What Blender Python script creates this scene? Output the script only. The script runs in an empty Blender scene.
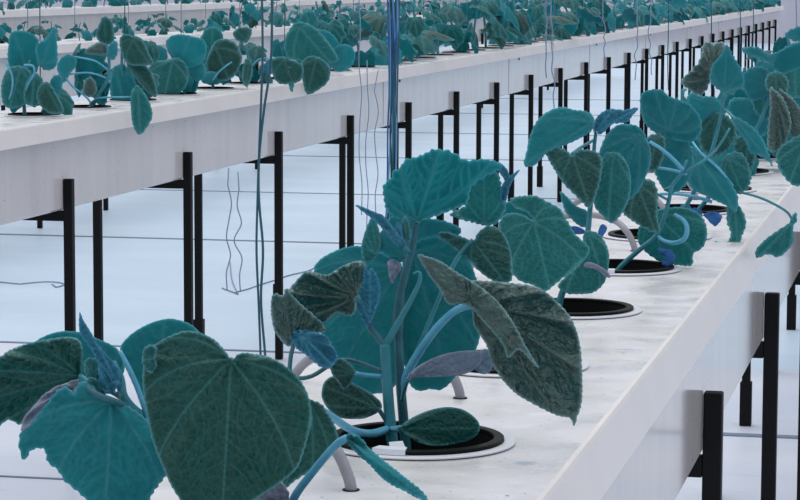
import bpy, bmesh, math, random
import numpy as np
from mathutils import Vector, Matrix
from mathutils.geometry import delaunay_2d_cdt

scene = bpy.context.scene
COL = scene.collection
RNG = random.Random(7)
PI = math.pi

# ------------------------------------------------------------------ camera
YAW, PITCH, ROLL, FPX = -0.21446, 0.10709, 0.00354, 2545.85
CAMZ = 1.506
fw = np.array([math.sin(YAW)*math.cos(PITCH), math.cos(YAW)*math.cos(PITCH), -math.sin(PITCH)])
_r = np.array([math.cos(YAW), -math.sin(YAW), 0.0]); _u = np.cross(_r, fw)
rt = _r*math.cos(ROLL)+_u*math.sin(ROLL); up = -_r*math.sin(ROLL)+_u*math.cos(ROLL)
cd = bpy.data.cameras.new('camera'); cam = bpy.data.objects.new('camera', cd); COL.objects.link(cam)
cd.sensor_width = 36.0; cd.lens = FPX/800*36.0; cd.clip_start = 0.05; cd.clip_end = 300
m = Matrix(((rt[0], up[0], -fw[0], 0), (rt[1], up[1], -fw[1], 0), (rt[2], up[2], -fw[2], CAMZ), (0, 0, 0, 1)))
cam.matrix_world = m
scene.camera = cam

def P(x, y, Y):
    """the place in the house at distance Y that the photograph shows at x, y"""
    d = fw*FPX + rt*(x-400) - up*(y-250)
    s = Y/d[1]
    return np.array([d[0]*s, Y, CAMZ+d[2]*s])

# ------------------------------------------------------------------ materials
def mat(name):
    mt = bpy.data.materials.new(name); mt.use_nodes = True
    nt = mt.node_tree; nt.nodes.clear()
    out = nt.nodes.new('ShaderNodeOutputMaterial')
    return mt, nt, out
def lin(r, g, b):
    f = lambda c: (c/255/12.92) if c/255 <= 0.04045 else ((c/255+0.055)/1.055)**2.4
    return (f(r), f(g), f(b), 1)
def N(nt, t, **kw):
    n = nt.nodes.new('ShaderNode'+t)
    for k, v in kw.items():
        if hasattr(n, k): setattr(n, k, v)
        else: n.inputs[k].default_value = v
    return n
def mixc(nt, fac, a, b):
    n = nt.nodes.new('ShaderNodeMix'); n.data_type = 'RGBA'
    for s, v in ((0, fac), (6, a), (7, b)):
        if hasattr(v, 'is_output'): nt.links.new(v, n.inputs[s])
        else: n.inputs[s].default_value = v
    return n.outputs[2]
def ramp(nt, fac, p0, p1, c0=(0, 0, 0, 1), c1=(1, 1, 1, 1)):
    n = nt.nodes.new('ShaderNodeValToRGB'); nt.links.new(fac, n.inputs[0])
    e = n.color_ramp.elements; e[0].position = p0; e[1].position = p1; e[0].color = c0; e[1].color = c1
    return n.outputs[0]
def noise(nt, scale, detail=3.0, stretch=None, coord='Object'):
    tc = N(nt, 'TexCoord'); n = N(nt, 'TexNoise'); n.inputs['Scale'].default_value = scale; n.inputs['Detail'].default_value = detail
    if stretch:
        mp = N(nt, 'Mapping'); mp.inputs['Scale'].default_value = stretch
        nt.links.new(tc.outputs[coord], mp.inputs[0]); nt.links.new(mp.outputs[0], n.inputs['Vector'])
    else: nt.links.new(tc.outputs[coord], n.inputs['Vector'])
    return n.outputs['Fac']

def plain(name, col, rough=0.5, metal=0.0, bump=None, spec=0.5, var=None):
    mt, nt, out = mat(name)
    b = N(nt, 'BsdfPrincipled'); b.inputs['Base Color'].default_value = col
    b.inputs['Roughness'].default_value = rough; b.inputs['Metallic'].default_value = metal
    b.inputs['Specular IOR Level'].default_value = spec
    if var:
        c = mixc(nt, ramp(nt, noise(nt, var[0], 4, var[2] if len(var) > 2 else None), 0.35, 0.7), col, var[1])
        nt.links.new(c, b.inputs['Base Color'])
    if bump:
        bp = N(nt, 'Bump'); bp.inputs['Strength'].default_value = bump[1]; bp.inputs['Distance'].default_value = 0.002
        nt.links.new(noise(nt, bump[0], 3), bp.inputs['Height']); nt.links.new(bp.outputs[0], b.inputs['Normal'])
    nt.links.new(b.outputs[0], out.inputs[0])
    return mt

def leaf_mat(name, base, vein, rim, trans, tfac, rough=0.5, mott=None, spec=0.4, vw=.55, net=.5):
    mt, nt, out = mat(name)
    at = N(nt, 'Attribute'); at.attribute_name = 'vein'
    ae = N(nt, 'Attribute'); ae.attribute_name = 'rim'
    oi = N(nt, 'ObjectInfo')
    c0 = mixc(nt, ramp(nt, noise(nt, 55, 4), 0.3, 0.75), base, mott or base)
    hs = N(nt, 'HueSaturation'); nt.links.new(c0, hs.inputs['Color'])
    mr = N(nt, 'MapRange'); nt.links.new(oi.outputs['Random'], mr.inputs[0]); mr.inputs[3].default_value = 0.8; mr.inputs[4].default_value = 1.2
    nt.links.new(mr.outputs[0], hs.inputs['Value'])
    vf = N(nt, 'Math', operation='MULTIPLY'); nt.links.new(at.outputs['Fac'], vf.inputs[0]); vf.inputs[1].default_value = vw
    c1 = mixc(nt, vf.outputs[0], hs.outputs[0], vein)
    c2 = mixc(nt, ae.outputs['Fac'], c1, rim)  # edge glow and rim highlights put into the colour along the leaf margin
    b = N(nt, 'BsdfPrincipled')
    b.inputs['Roughness'].default_value = rough; b.inputs['Specular IOR Level'].default_value = spec
    bp = N(nt, 'Bump'); bp.inputs['Strength'].default_value = 0.6; bp.inputs['Distance'].default_value = 0.0018
    tc = N(nt, 'TexCoord'); vo = N(nt, 'TexVoronoi', feature='DISTANCE_TO_EDGE'); vo.inputs['Scale'].default_value = 165
    nz = N(nt, 'TexNoise'); nz.inputs['Scale'].default_value = 240; nt.links.new(tc.outputs['Object'], nz.inputs['Vector'])
    wv = N(nt, 'VectorMath', operation='MULTIPLY_ADD'); nt.links.new(nz.outputs['Color'], wv.inputs[0]); wv.inputs[1].default_value = (.004, .004, .004); nt.links.new(tc.outputs['Object'], wv.inputs[2])
    nt.links.new(wv.outputs[0], vo.inputs['Vector'])
    vr = ramp(nt, vo.outputs['Distance'], 0.0, 0.35)
    vi = N(nt, 'MapRange'); nt.links.new(ramp(nt, vo.outputs['Distance'], 0.0, 0.12), vi.inputs[0]); vi.inputs[3].default_value = .15; vi.inputs[4].default_value = 0.0
    nt.links.new(mixc(nt, vi.outputs[0], c2, vein), b.inputs['Base Color'])
    ad = N(nt, 'Math', operation='MULTIPLY_ADD'); nt.links.new(vr, ad.inputs[0]); ad.inputs[1].default_value = net*1.6; nt.links.new(noise(nt, 420, 2), ad.inputs[2])
    nt.links.new(ad.outputs[0], bp.inputs['Height']); nt.links.new(bp.outputs[0], b.inputs['Normal'])
    t = N(nt, 'BsdfTranslucent')
    t0 = mixc(nt, vf.outputs[0], trans, vein); nt.links.new(t0, t.inputs[0])
    mx = N(nt, 'MixShader'); mx.inputs[0].default_value = tfac
    nt.links.new(b.outputs[0], mx.inputs[1]); nt.links.new(t.outputs[0], mx.inputs[2]); nt.links.new(mx.outputs[0], out.inputs[0])
    return mt

M = {}
TR = lin(40, 150, 150)
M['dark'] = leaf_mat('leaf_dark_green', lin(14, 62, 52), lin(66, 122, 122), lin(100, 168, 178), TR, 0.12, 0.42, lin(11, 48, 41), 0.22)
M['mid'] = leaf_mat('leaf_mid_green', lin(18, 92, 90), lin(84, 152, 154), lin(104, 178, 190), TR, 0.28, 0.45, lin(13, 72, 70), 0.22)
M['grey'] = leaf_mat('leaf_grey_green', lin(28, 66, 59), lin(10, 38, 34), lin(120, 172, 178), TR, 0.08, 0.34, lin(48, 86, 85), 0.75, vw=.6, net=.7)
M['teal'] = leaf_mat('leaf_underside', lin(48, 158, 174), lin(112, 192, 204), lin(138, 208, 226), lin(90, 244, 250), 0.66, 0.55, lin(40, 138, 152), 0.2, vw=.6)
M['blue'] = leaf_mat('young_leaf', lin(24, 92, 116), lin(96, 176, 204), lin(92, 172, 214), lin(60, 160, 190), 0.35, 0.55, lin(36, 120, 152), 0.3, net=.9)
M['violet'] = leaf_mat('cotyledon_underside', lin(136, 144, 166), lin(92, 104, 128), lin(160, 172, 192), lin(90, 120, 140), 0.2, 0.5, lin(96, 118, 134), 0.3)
M['stem'] = plain('stem_skin', lin(52, 132, 148), 0.45, 0, (420, .3), 0.4, (40, lin(40, 112, 124)))
M['pale_stem'] = plain('pale_petiole_skin', lin(92, 168, 198), 0.45, 0, (420, .3), 0.4, (40, lin(70, 148, 178)))
M['dark_stem'] = plain('dark_petiole_skin', lin(30, 84, 96), 0.45, 0, (420, .3), 0.4, (40, lin(44, 108, 122)))
M['withered'] = plain('withered_blue_leaf', lin(52, 112, 178), 0.6, 0, (200, .4), 0.3, (60, lin(40, 86, 146)))
M['black'] = plain('black_powder_coat', lin(12, 13, 15), 0.6, 0, None, 0.18)
M['black_plastic'] = plain('black_cup_plastic', lin(9, 10, 11), 0.5, 0, None, 0.1, (30, lin(18, 19, 21)))
M['liner'] = plain('black_cup_liner', lin(9, 11, 12), 0.75, 0, None, 0.15)
M['flange'] = plain('pale_grey_collar', lin(206, 210, 218), 0.4)
M['tab'] = plain('pale_foam', lin(206, 212, 222), 0.8, 0, (200, .4))
M['tube'] = plain('grey_tube_plastic', lin(150, 150, 160), 0.5, 0, None, 0.4, (30, lin(128, 128, 138)))
M['twine_dark'] = plain('dark_teal_twine', lin(34, 88, 104), 0.7, 0, (900, .5))
M['twine_blue'] = plain('blue_twine', lin(64, 112, 172), 0.6, 0, (900, .5), .3, (30, lin(44, 84, 150)))
M['twine_pale'] = plain('light_blue_twine', lin(92, 150, 190), 0.6, 0, (900, .5))  # paler blue strands of the bundle
M['twine_grey'] = plain('grey_violet_twine', lin(126, 140, 168), 0.7)
M['seam'] = plain('floor_seam_grey', lin(104, 118, 140), 0.7)
M['wall'] = plain('greenhouse_wall_film', lin(206, 202, 212), 0.6, 0, None, .3, (0.8, lin(188, 186, 198), (1, 1, .1)))

def trough_mat(name, base, dirt, rough):
    mt, nt, out = mat(name)
    b = N(nt, 'BsdfPrincipled')
    c = mixc(nt, ramp(nt, noise(nt, 9, 5), 0.42, 0.8), base, dirt)
    f2 = ramp(nt, noise(nt, 22, 7), 0.55, 0.75)
    c = mixc(nt, f2, c, lin(216, 217, 224))
    f3 = ramp(nt, noise(nt, 130, 2), 0.70, 0.74)
    c = mixc(nt, f3, c, lin(96, 106, 120))
    f4 = ramp(nt, noise(nt, 18, 9), 0.66, 0.70)
    c = mixc(nt, f4, c, lin(168, 180, 196))
    nt.links.new(c, b.inputs['Base Color'])
    rr = N(nt, 'MapRange'); nt.links.new(noise(nt, 14, 5), rr.inputs[0])
    rr.inputs[1].default_value = .35; rr.inputs[2].default_value = .65; rr.inputs[3].default_value = rough-.12; rr.inputs[4].default_value = rough+.15
    nt.links.new(rr.outputs[0], b.inputs['Roughness'])
    bp = N(nt, 'Bump'); bp.inputs['Strength'].default_value = 0.25; bp.inputs['Distance'].default_value = 0.002
    nt.links.new(noise(nt, 60, 5), bp.inputs['Height']); nt.links.new(bp.outputs[0], b.inputs['Normal'])
    nt.links.new(b.outputs[0], out.inputs[0])
    return mt
M['lid'] = trough_mat('trough_lid_plastic', lin(206, 205, 211), lin(192, 192, 186), 0.34)
def side_mat():
    mt, nt, out = mat('trough_side_plastic')
    b = N(nt, 'BsdfPrincipled'); b.inputs['Roughness'].default_value = 0.10; b.inputs['Specular IOR Level'].default_value = .3
    c = mixc(nt, ramp(nt, noise(nt, 12, 5, (1, 1, .12)), 0.4, 0.75), lin(198, 193, 194), lin(188, 184, 186))
    c = mixc(nt, ramp(nt, noise(nt, 160, 2, (1, .25, 1)), 0.71, 0.76), c, lin(120, 124, 130))
    nt.links.new(c, b.inputs['Base Color']); nt.links.new(b.outputs[0], out.inputs[0])
    return mt
M['side'] = side_mat()
M['lip'] = plain('trough_lip_plastic', lin(220, 215, 214), .38, 0, None, .5, (7, lin(212, 208, 208)))
def floor_mat(nm='floor_film', ca=lin(180, 200, 219), cb=lin(193, 210, 226)):
    mt, nt, out = mat(nm)
    b = N(nt, 'BsdfPrincipled'); b.inputs['Roughness'].default_value = 0.42; b.inputs['Specular IOR Level'].default_value = .35
    c = mixc(nt, ramp(nt, noise(nt, .9, 5, (1, 2.2, 1)), 0.35, 0.7), ca, cb)
    c = mixc(nt, ramp(nt, noise(nt, 9, 5, (.5, 3, 1)), 0.6, 0.85), c, lin(172, 190, 210))
    nt.links.new(c, b.inputs['Base Color'])
    bp = N(nt, 'Bump'); bp.inputs['Strength'].default_value = 0.25; bp.inputs['Distance'].default_value = 0.01
    nt.links.new(noise(nt, 5, 4, (.6, 2, 1)), bp.inputs['Height']); nt.links.new(bp.outputs[0], b.inputs['Normal'])
    nt.links.new(b.outputs[0], out.inputs[0])
    return mt
M['floor'] = floor_mat()
M['path'] = floor_mat('walkway_film', lin(192, 200, 216), lin(206, 210, 222))

# ------------------------------------------------------------------ object helpers
def link(name, me, parent=None, loc=None):
    o = bpy.data.objects.new(name, me); COL.objects.link(o)
    if parent is not None: o.parent = parent
    if loc is not None: o.location = loc
    return o
def tag(o, label, cat, group=None):
    o['label'] = label; o['category'] = cat
    if group: o['group'] = group
    return o
def empty(name, loc, label, cat, group=None):
    o = bpy.data.objects.new(name, None); COL.objects.link(o); o.location = loc; o.empty_display_size = .05
    return tag(o, label, cat, group)
def copy_tree(o, parent=None):
    c = o.copy(); COL.objects.link(c)
    if parent is not None: c.parent = parent
    for ch in o.children: copy_tree(ch, c)
    return c

class MB:
    def __init__(s): s.v = []; s.f = []; s.mi = []
    def add(s, v, f, mi=0):
        n = len(s.v); s.v += [tuple(float(c) for c in p) for p in v]; s.f += [tuple(i+n for i in q) for q in f]; s.mi += [mi]*len(f)
    def box(s, x0, x1, y0, y1, z0, z1, bev=0.0, mi=0):
        bm = bmesh.new()
        bmesh.ops.create_cube(bm, size=1)
        for v in bm.verts: v.co = Vector((x0+(v.co.x+.5)*(x1-x0), y0+(v.co.y+.5)*(y1-y0), z0+(v.co.z+.5)*(z1-z0)))
        if bev: bmesh.ops.bevel(bm, geom=bm.edges[:], offset=bev, segments=2, affect='EDGES', profile=.5)
        bm.verts.index_update()
        s.add([v.co for v in bm.verts], [[v.index for v in f.verts] for f in bm.faces], mi); bm.free()
    def tube(s, pts, rad, n=8, mi=0, sub=4, cap=True, flat=1.0):
        pts = np.array(pts, float)
        if np.isscalar(rad): rad = [rad]*len(pts)
        rad = np.interp(np.linspace(0, len(pts)-1, len(pts)), np.linspace(0, len(pts)-1, len(rad)), rad)
        if len(pts) > 2 and sub > 1: pts, rad = catmull(pts, rad, sub)
        T = np.gradient(pts, axis=0); T /= np.linalg.norm(T, axis=1)[:, None]+1e-12
        a = np.array([0, 0, 1.0]) if abs(T[0][2]) < .9 else np.array([1.0, 0, 0])
        nrm = np.cross(T[0], a); nrm /= np.linalg.norm(nrm)
        vs = []; fs = []
        for i in range(len(pts)):
            nrm = nrm-T[i]*(nrm@T[i]); nrm /= np.linalg.norm(nrm)+1e-12; b = np.cross(T[i], nrm)
            for k in range(n):
                t = 2*PI*k/n
                vs.append(pts[i]+rad[i]*(math.cos(t)*nrm+flat*math.sin(t)*b))
        for i in range(len(pts)-1):
            for k in range(n): fs.append((i*n+k, i*n+(k+1) % n, (i+1)*n+(k+1) % n, (i+1)*n+k))
        if cap: fs += [tuple(range(n-1, -1, -1)), tuple((len(pts)-1)*n+k for k in range(n))]
        s.add(vs, fs, mi)
    def lathe(s, prof, n=48, c=(0, 0, 0), mi=0, closed=False):
        vs = []; fs = []
        for r, z in prof:
            for k in range(n): vs.append((c[0]+r*math.cos(2*PI*k/n), c[1]+r*math.sin(2*PI*k/n), c[2]+z))
        L = len(prof)
        for i in range(L if closed else L-1):
            j = (i+1) % L
            for k in range(n): fs.append((i*n+k, i*n+(k+1) % n, j*n+(k+1) % n, j*n+k))
        s.add(vs, fs, mi)
    def mesh(s, name, mats, smooth=False):
        me = bpy.data.meshes.new(name); me.from_pydata(s.v, [], s.f)
        for mm in (mats if isinstance(mats, (list, tuple)) else [mats]): me.materials.append(mm)
        me.polygons.foreach_set('material_index', s.mi)
        if smooth: me.polygons.foreach_set('use_smooth', [True]*len(me.polygons))
        bm = bmesh.new(); bm.from_mesh(me); bmesh.ops.recalc_face_normals(bm, faces=bm.faces[:]); bm.to_mesh(me); bm.free()
        me.update()
        return me
    def build(s, name, mats, parent=None, smooth=False, loc=None):
        return link(name, s.mesh(name, mats, smooth), parent, loc)

def catmull(pts, rad, sub, closed=False):
    n = len(pts); out = []; ro = []
    rng = range(n if closed else n-1)
    for i in rng:
        if closed: p0, p1, p2, p3 = pts[i-1], pts[i], pts[(i+1) % n], pts[(i+2) % n]
        else: p0, p1, p2, p3 = pts[max(i-1, 0)], pts[i], pts[i+1], pts[min(i+2, n-1)]
        for k in range(sub):
            t = k/sub
            out.append(.5*((2*p1)+(-p0+p2)*t+(2*p0-5*p1+4*p2-p3)*t*t+(-p0+3*p1-3*p2+p3)*t**3))
            if rad is not None: ro.append(rad[i]*(1-t)+rad[min(i+1, n-1)]*t)
    if not closed:
        out.append(pts[-1])
        if rad is not None: ro.append(rad[-1])
    return np.array(out), (np.array(ro) if rad is not None else None)

# ------------------------------------------------------------------ leaf blades
def outline(pts, step, teeth=0.0, period=6.0, seed=0, sub=8):
    pts = np.array(pts, float)
    c, _ = catmull(pts, None, sub, True)
    d = np.linalg.norm(np.diff(np.vstack([c, c[:1]]), axis=0), axis=1); L = d.sum()
    n = max(12, int(L/step)); s = np.linspace(0, L, n, endpoint=False); cum = np.concatenate([[0], np.cumsum(d)])
    cc = np.vstack([c, c[:1]])
    q = np.stack([np.interp(s, cum, cc[:, 0]), np.interp(s, cum, cc[:, 1])], 1)
    if teeth:
        area = .5*np.sum(q[:, 0]*np.roll(q[:, 1], -1)-np.roll(q[:, 0], -1)*q[:, 1])
        t = np.roll(q, -1, 0)-np.roll(q, 1, 0); t /= np.linalg.norm(t, axis=1)[:, None]+1e-9
        nn = np.stack([t[:, 1], -t[:, 0]], 1)*(1 if area > 0 else -1)
        rr = np.random.RandomState(seed)
        ph = s/period+.35*np.sin(s/period*.7+seed); w = (ph % 1.0); w = np.where(w < .7, w/.7, (1-w)/.3)
        amp = teeth*(.6+.4*rr.rand(len(s)))
        q = q+nn*((w-.35)*amp)[:, None]
    return q

def inside(poly, pts):
    x, y = pts[:, 0], pts[:, 1]; r = np.zeros(len(pts), bool); j = len(poly)-1
    for i in range(len(poly)):
        xi, yi = poly[i]; xj, yj = poly[j]
        c = ((yi > y) != (yj > y)) & (x < (xj-xi)*(y-yi)/(yj-yi+1e-12)+xi); r ^= c; j = i
    return r

def veins_of(poly, o, tip, nmain=7, spread=2.15, sec=True, seed=0):
    """straight vein segments in the plane of the blade: mains from the petiole, side veins off them"""
    ax = np.array(tip, float)-o; base = math.atan2(ax[1], ax[0]); segs = []
    rr = np.random.RandomState(seed)
    cx = poly-o; ang = np.arctan2(cx[:, 1], cx[:, 0]); rad = np.linalg.norm(cx, axis=1)
    for k in range(nmain):
        off = spread*(2*k/(nmain-1)-1) if nmain > 1 else 0.0
        a = base+off*.86
        da = np.abs((ang-a+PI) % (2*PI)-PI)
        sel = rad[da < .15]
        if not len(sel): continue
        R = sel.max()*.97
        if R < .12*np.linalg.norm(ax): continue
        fr = np.linspace(0, 1, 6)
        pl = [o+R*f*np.array([math.cos(base+off*(1-.2*f*f)), math.sin(base+off*(1-.2*f*f))]) for f in fr]
        for p, q in zip(pl[:-1], pl[1:]): segs.append((p, q, 1.0))
        if sec:
            for j, f in enumerate(np.arange(.2, .93, .14)):
                f += .06*rr.rand()
                i = min(4, int(f*5)); p = pl[i]+(f*5-i)*(pl[i+1]-pl[i]); th = math.atan2(*(pl[i+1]-pl[i])[::-1])
                for sg in (-1, 1):
                    b = th+sg*(.8+.2*rr.rand()); Ls = R*(1-f)*.55+.10*R
                    m1 = p+.55*Ls*np.array([math.cos(b), math.sin(b)]); b -= sg*.35
                    segs.append((p, m1, .5)); segs.append((m1, m1+.5*Ls*np.array([math.cos(b), math.sin(b)]), .45))
    return segs
def seg_dist(pts, segs):
    d = np.full(len(pts), 1e9); w = np.zeros(len(pts))
    for a, b, k in segs:
        ab = b-a; t = np.clip(((pts-a)@ab)/(ab@ab+1e-12), 0, 1)
        dd = np.linalg.norm(pts-(a+t[:, None]*ab), axis=1)/k
        d = np.minimum(d, dd)
    return d

def blade(name, poly, o, tip, place, cell, veinw, quiltw, quilt, ruffle, front, back, thick=.0007, nmain=7, towards=1, seed=0, rimw=None, sec=True, spread=2.15, facing=(0, 0, 1), fold=None):
    """a closed thin leaf: front skin, back skin, rim.  place(pts, lift) -> 3D"""
    poly = np.array(poly); o = np.array(o, float)
    lo, hi = poly.min(0), poly.max(0)
    xs = np.arange(lo[0]+cell*.5, hi[0], cell); ys = np.arange(lo[1]+cell*.5, hi[1], cell*.866)
    g = np.array([(x+(cell*.5 if j % 2 else 0), y) for j, y in enumerate(ys) for x in xs])
    if len(g):
        g = g[inside(poly, g)]
    if len(g):
        db = np.min(np.linalg.norm(g[:, None, :]-poly[None], axis=2), axis=1); g = g[db > cell*.55]
    Lr = np.linalg.norm(np.array(tip)-o)
    segs = veins_of(poly, o, tip, nmain, spread, sec, seed)
    vp = [a_+(b_-a_)*t for a_, b_, k_ in segs if k_ == 1.0 for t in np.linspace(0, 1, max(2, int(np.linalg.norm(b_-a_)/(cell*.8))), endpoint=False)]
    if vp:
        vp = np.array(vp); vp = vp[inside(poly, vp)]
        if len(vp):
            db = np.min(np.linalg.norm(vp[:, None, :]-poly[None], axis=2), axis=1); vp = vp[db > cell*.5]
        keep = []
        for q in vp:
            if not keep or np.min(np.linalg.norm(np.array(keep)-q, axis=1)) > cell*.5: keep.append(q)
        if keep:
            keep = np.array(keep)
            if len(g):
                db = np.min(np.linalg.norm(g[:, None, :]-keep[None], axis=2), axis=1); g = g[db > cell*.55]
                g = np.vstack([g, keep])
            else: g = keep
    allp = np.vstack([poly, g]) if len(g) else poly
    nb = len(poly)
    vs, es, fs, *_ = delaunay_2d_cdt([Vector(p) for p in allp], [(i, (i+1) % nb) for i in range(nb)], [list(range(nb))], 1, 1e-6)
    pts = np.array([(v.x, v.y) for v in vs]); fs = [tuple(f) for f in fs]
    dv = seg_dist(pts, segs) if segs else np.full(len(pts), 1e9)
    dedge = np.min(np.linalg.norm(pts[:, None, :]-poly[None], axis=2), axis=1)
    rr = np.random.RandomState(seed+5)
    und = np.zeros(len(pts))
    for k in range(5):
        w = rr.randn(2)*2*PI/Lr*(1+k*.5); und += np.sin(pts@w+rr.rand()*6.28)/(1.5+k)
    lift = towards*quilt*(1-np.exp(-(dv/quiltw)**2))*np.clip(dedge/quiltw, 0, 1)+und*ruffle*.35
    ang = np.arctan2(pts[:, 1]-o[1], pts[:, 0]-o[0])
    lift = lift+ruffle*np.exp(-dedge/(Lr*.16))*(np.sin(ang*7+seed)+.6*np.sin(ang*13+2*seed))
    if fold:
        rn = np.linalg.norm(pts-o, axis=1)/Lr
        bx = math.atan2(tip[1]-o[1], tip[0]-o[0]); th = (ang-bx+PI) % (2*PI)-PI
        lift = lift+1.5*fold[0]*(1-2*np.abs(np.sin(.5*(fold[1]*th+.8*np.sin(2.3*rn+seed)))))*np.clip(rn*1.6, 0, 1)*np.clip(dedge/(.05*Lr), .25, 1)
    X = place(pts, lift)
    # normals
    fa = np.array(fs); nrm = np.zeros_like(X)
    fn = np.cross(X[fa[:, 1]]-X[fa[:, 0]], X[fa[:, 2]]-X[fa[:, 0]])
    if (fn@np.array(facing)).sum() < 0:
        fs = [f[::-1] for f in fs]; fa = fa[:, ::-1]; fn = -fn
    for k in range(3): np.add.at(nrm, fa[:, k], fn)
    nrm /= np.linalg.norm(nrm, axis=1)[:, None]+1e-12
    n = len(X); Xb = X-nrm*thick
    # border edges
    cnt = {}
    for f in fs:
        for k in range(3):
            e = (f[k], f[(k+1) % 3]); key = (min(e), max(e)); cnt[key] = None if key in cnt else e
    border = [e for e in cnt.values() if e is not None]
    F = fs+[tuple(i+n for i in reversed(f)) for f in fs]+[(e[1], e[0], e[0]+n, e[1]+n) for e in border]
    mi = [0]*len(fs)+[1]*len(fs)+[0]*len(border)
    me = bpy.data.meshes.new(name); me.from_pydata([tuple(p) for p in np.vstack([X, Xb])], [], F)
    me.materials.append(front); me.materials.append(back); me.polygons.foreach_set('material_index', mi)
    me.polygons.foreach_set('use_smooth', [True]*len(F))
    mains = [q for q in segs if q[2] == 1.0]; dm = seg_dist(pts, mains) if mains else dv
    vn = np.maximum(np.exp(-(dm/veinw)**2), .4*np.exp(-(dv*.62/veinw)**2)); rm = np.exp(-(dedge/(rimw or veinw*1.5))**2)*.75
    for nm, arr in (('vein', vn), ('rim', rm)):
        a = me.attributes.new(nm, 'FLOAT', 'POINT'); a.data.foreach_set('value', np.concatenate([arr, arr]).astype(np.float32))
    me.update()
    return me

def hero(plant, Yc, kind, pts, o, tip, dY, gt=0., gs=0., a=0., b=0., c=0., mats=('dark', 'teal'), top=True, quilt=.0014, ruffle=.0012, teeth=1.4, petiole=None, pr=(.0022, .0019), pmat='stem', nmain=7, label=None, seed=None, cell=2.6, sec=True, spread=2.15, period=6.0, fold=None):
    """one leaf of a foreground plant: its blade as a sloping, bowed sheet around the attach point"""
    seed = seed if seed is not None else (int(o[0]*7+o[1]*13) % 997)
    if Yc > 3: teeth *= 1.5
    poly = outline(pts, 1.8, teeth, period, seed)
    o = np.array(o, float); t = np.array(tip, float)-o; L = np.linalg.norm(t); t /= L; s = np.array([-t[1], t[0]])
    Y0 = Yc+dY; Lm = L*Y0/2480.
    def place(p, lift):
        d = p-o; tt = d@t/L; ss = d@s/L
        Y = Y0+Lm*(gt*tt+gs*ss+a*tt*tt+b*ss*ss+c*np.abs(ss))-lift
        return np.array([P(x, y, yy) for (x, y), yy in zip(p, Y)])
    cell = cell*.68 if Yc < 3 else cell*.85
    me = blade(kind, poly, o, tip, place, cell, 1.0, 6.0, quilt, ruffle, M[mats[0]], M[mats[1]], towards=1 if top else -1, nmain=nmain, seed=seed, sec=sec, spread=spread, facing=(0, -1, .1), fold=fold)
    base = np.array(plant.location)
    co = np.empty(len(me.vertices)*3); me.vertices.foreach_get('co', co); co = co.reshape(-1, 3)
    me.vertices.foreach_set('co', (co-base).ravel()); me.update()
    ob = link(kind, me, plant)
    if label: ob['label'] = label
    if petiole:
        mb = MB(); mb.tube([P(x, y, Yc+dy)-base for x, y, dy in petiole], list(pr), 8)
        mb.build('petiole', M[pmat], ob, True)
    return ob
def stem_of(plant, Yc, path, rad, mt='stem', name='stem'):
    base = np.array(plant.location); mb = MB()
    mb.tube([P(x, y, Yc+dy)-base for x, y, dy in path], rad, 10)
    return mb.build(name, M[mt], plant, True)

# ------------------------------------------------------------------ the house
TOP = CAMZ-0.42197          # top of the troughs
LIPH, BODYH, INSET, POSTT, LEGW = .0548, .276, .0327, .1834, .3293
LIDW = .365
PITCHY = .47371
ORD = 'zeroth first second third fourth fifth sixth seventh eighth ninth tenth eleventh twelfth thirteenth fourteenth fifteenth sixteenth seventeenth eighteenth nineteenth twentieth'.split()
TENS = {2: 'twenty', 3: 'thirty', 4: 'forty', 5: 'fifty', 6: 'sixty', 7: 'seventy', 8: 'eighty'}
TENTH = {2: 'twentieth', 3: 'thirtieth', 4: 'fortieth', 5: 'fiftieth', 6: 'sixtieth', 7: 'seventieth', 8: 'eightieth'}
def ordinal(k):
    if k <= 20: return ORD[k]
    return TENTH[k//10] if k % 10 == 0 else TENS[k//10]+'-'+ORD[k % 10]

mb = MB(); mb.add([(-25, 9.81, 0), (12, 9.81, 0), (12, 60, 0), (-25, 60, 0)], [(0, 1, 2, 3)]); mb.add([(-25, -6, 0), (12, -6, 0), (12, 9.81, 0), (-25, 9.81, 0)], [(0, 1, 2, 3)], 1)
fl = mb.build('floor', [M['floor'], M['path']]); fl['kind'] = 'structure'
mb = MB(); mb.box(-25, 12, 60, 60.1, 0, 5); w = mb.build('wall_back', M['wall']); w['kind'] = 'structure'
mb = MB(); mb.box(-14.1, -14, -6, 60, 0, 4); w = mb.build('wall_left', M['wall']); w['kind'] = 'structure'
for i, (ys, x0, x1, wd) in enumerate([(7.14, -13.9, -1.2, .016), (9.81, -13.9, -.9, .03), (13.95, -13.9, 8, .045), (17.14, -13.9, 8, .03), (20.7, -13.9, 8, .045), (24.1, -13.9, 8, .04), (27.7, -13.9, 8, .06), (31.2, -13.9, 8, .06), (8.36, -.9, 6, .05)]):
    mb = MB(); mb.box(x0, x1, ys-wd/2, ys+wd/2, .0, .003)
    t = mb.build('trim_%d' % (i+1), M['seam']); t['kind'] = 'structure'

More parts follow.
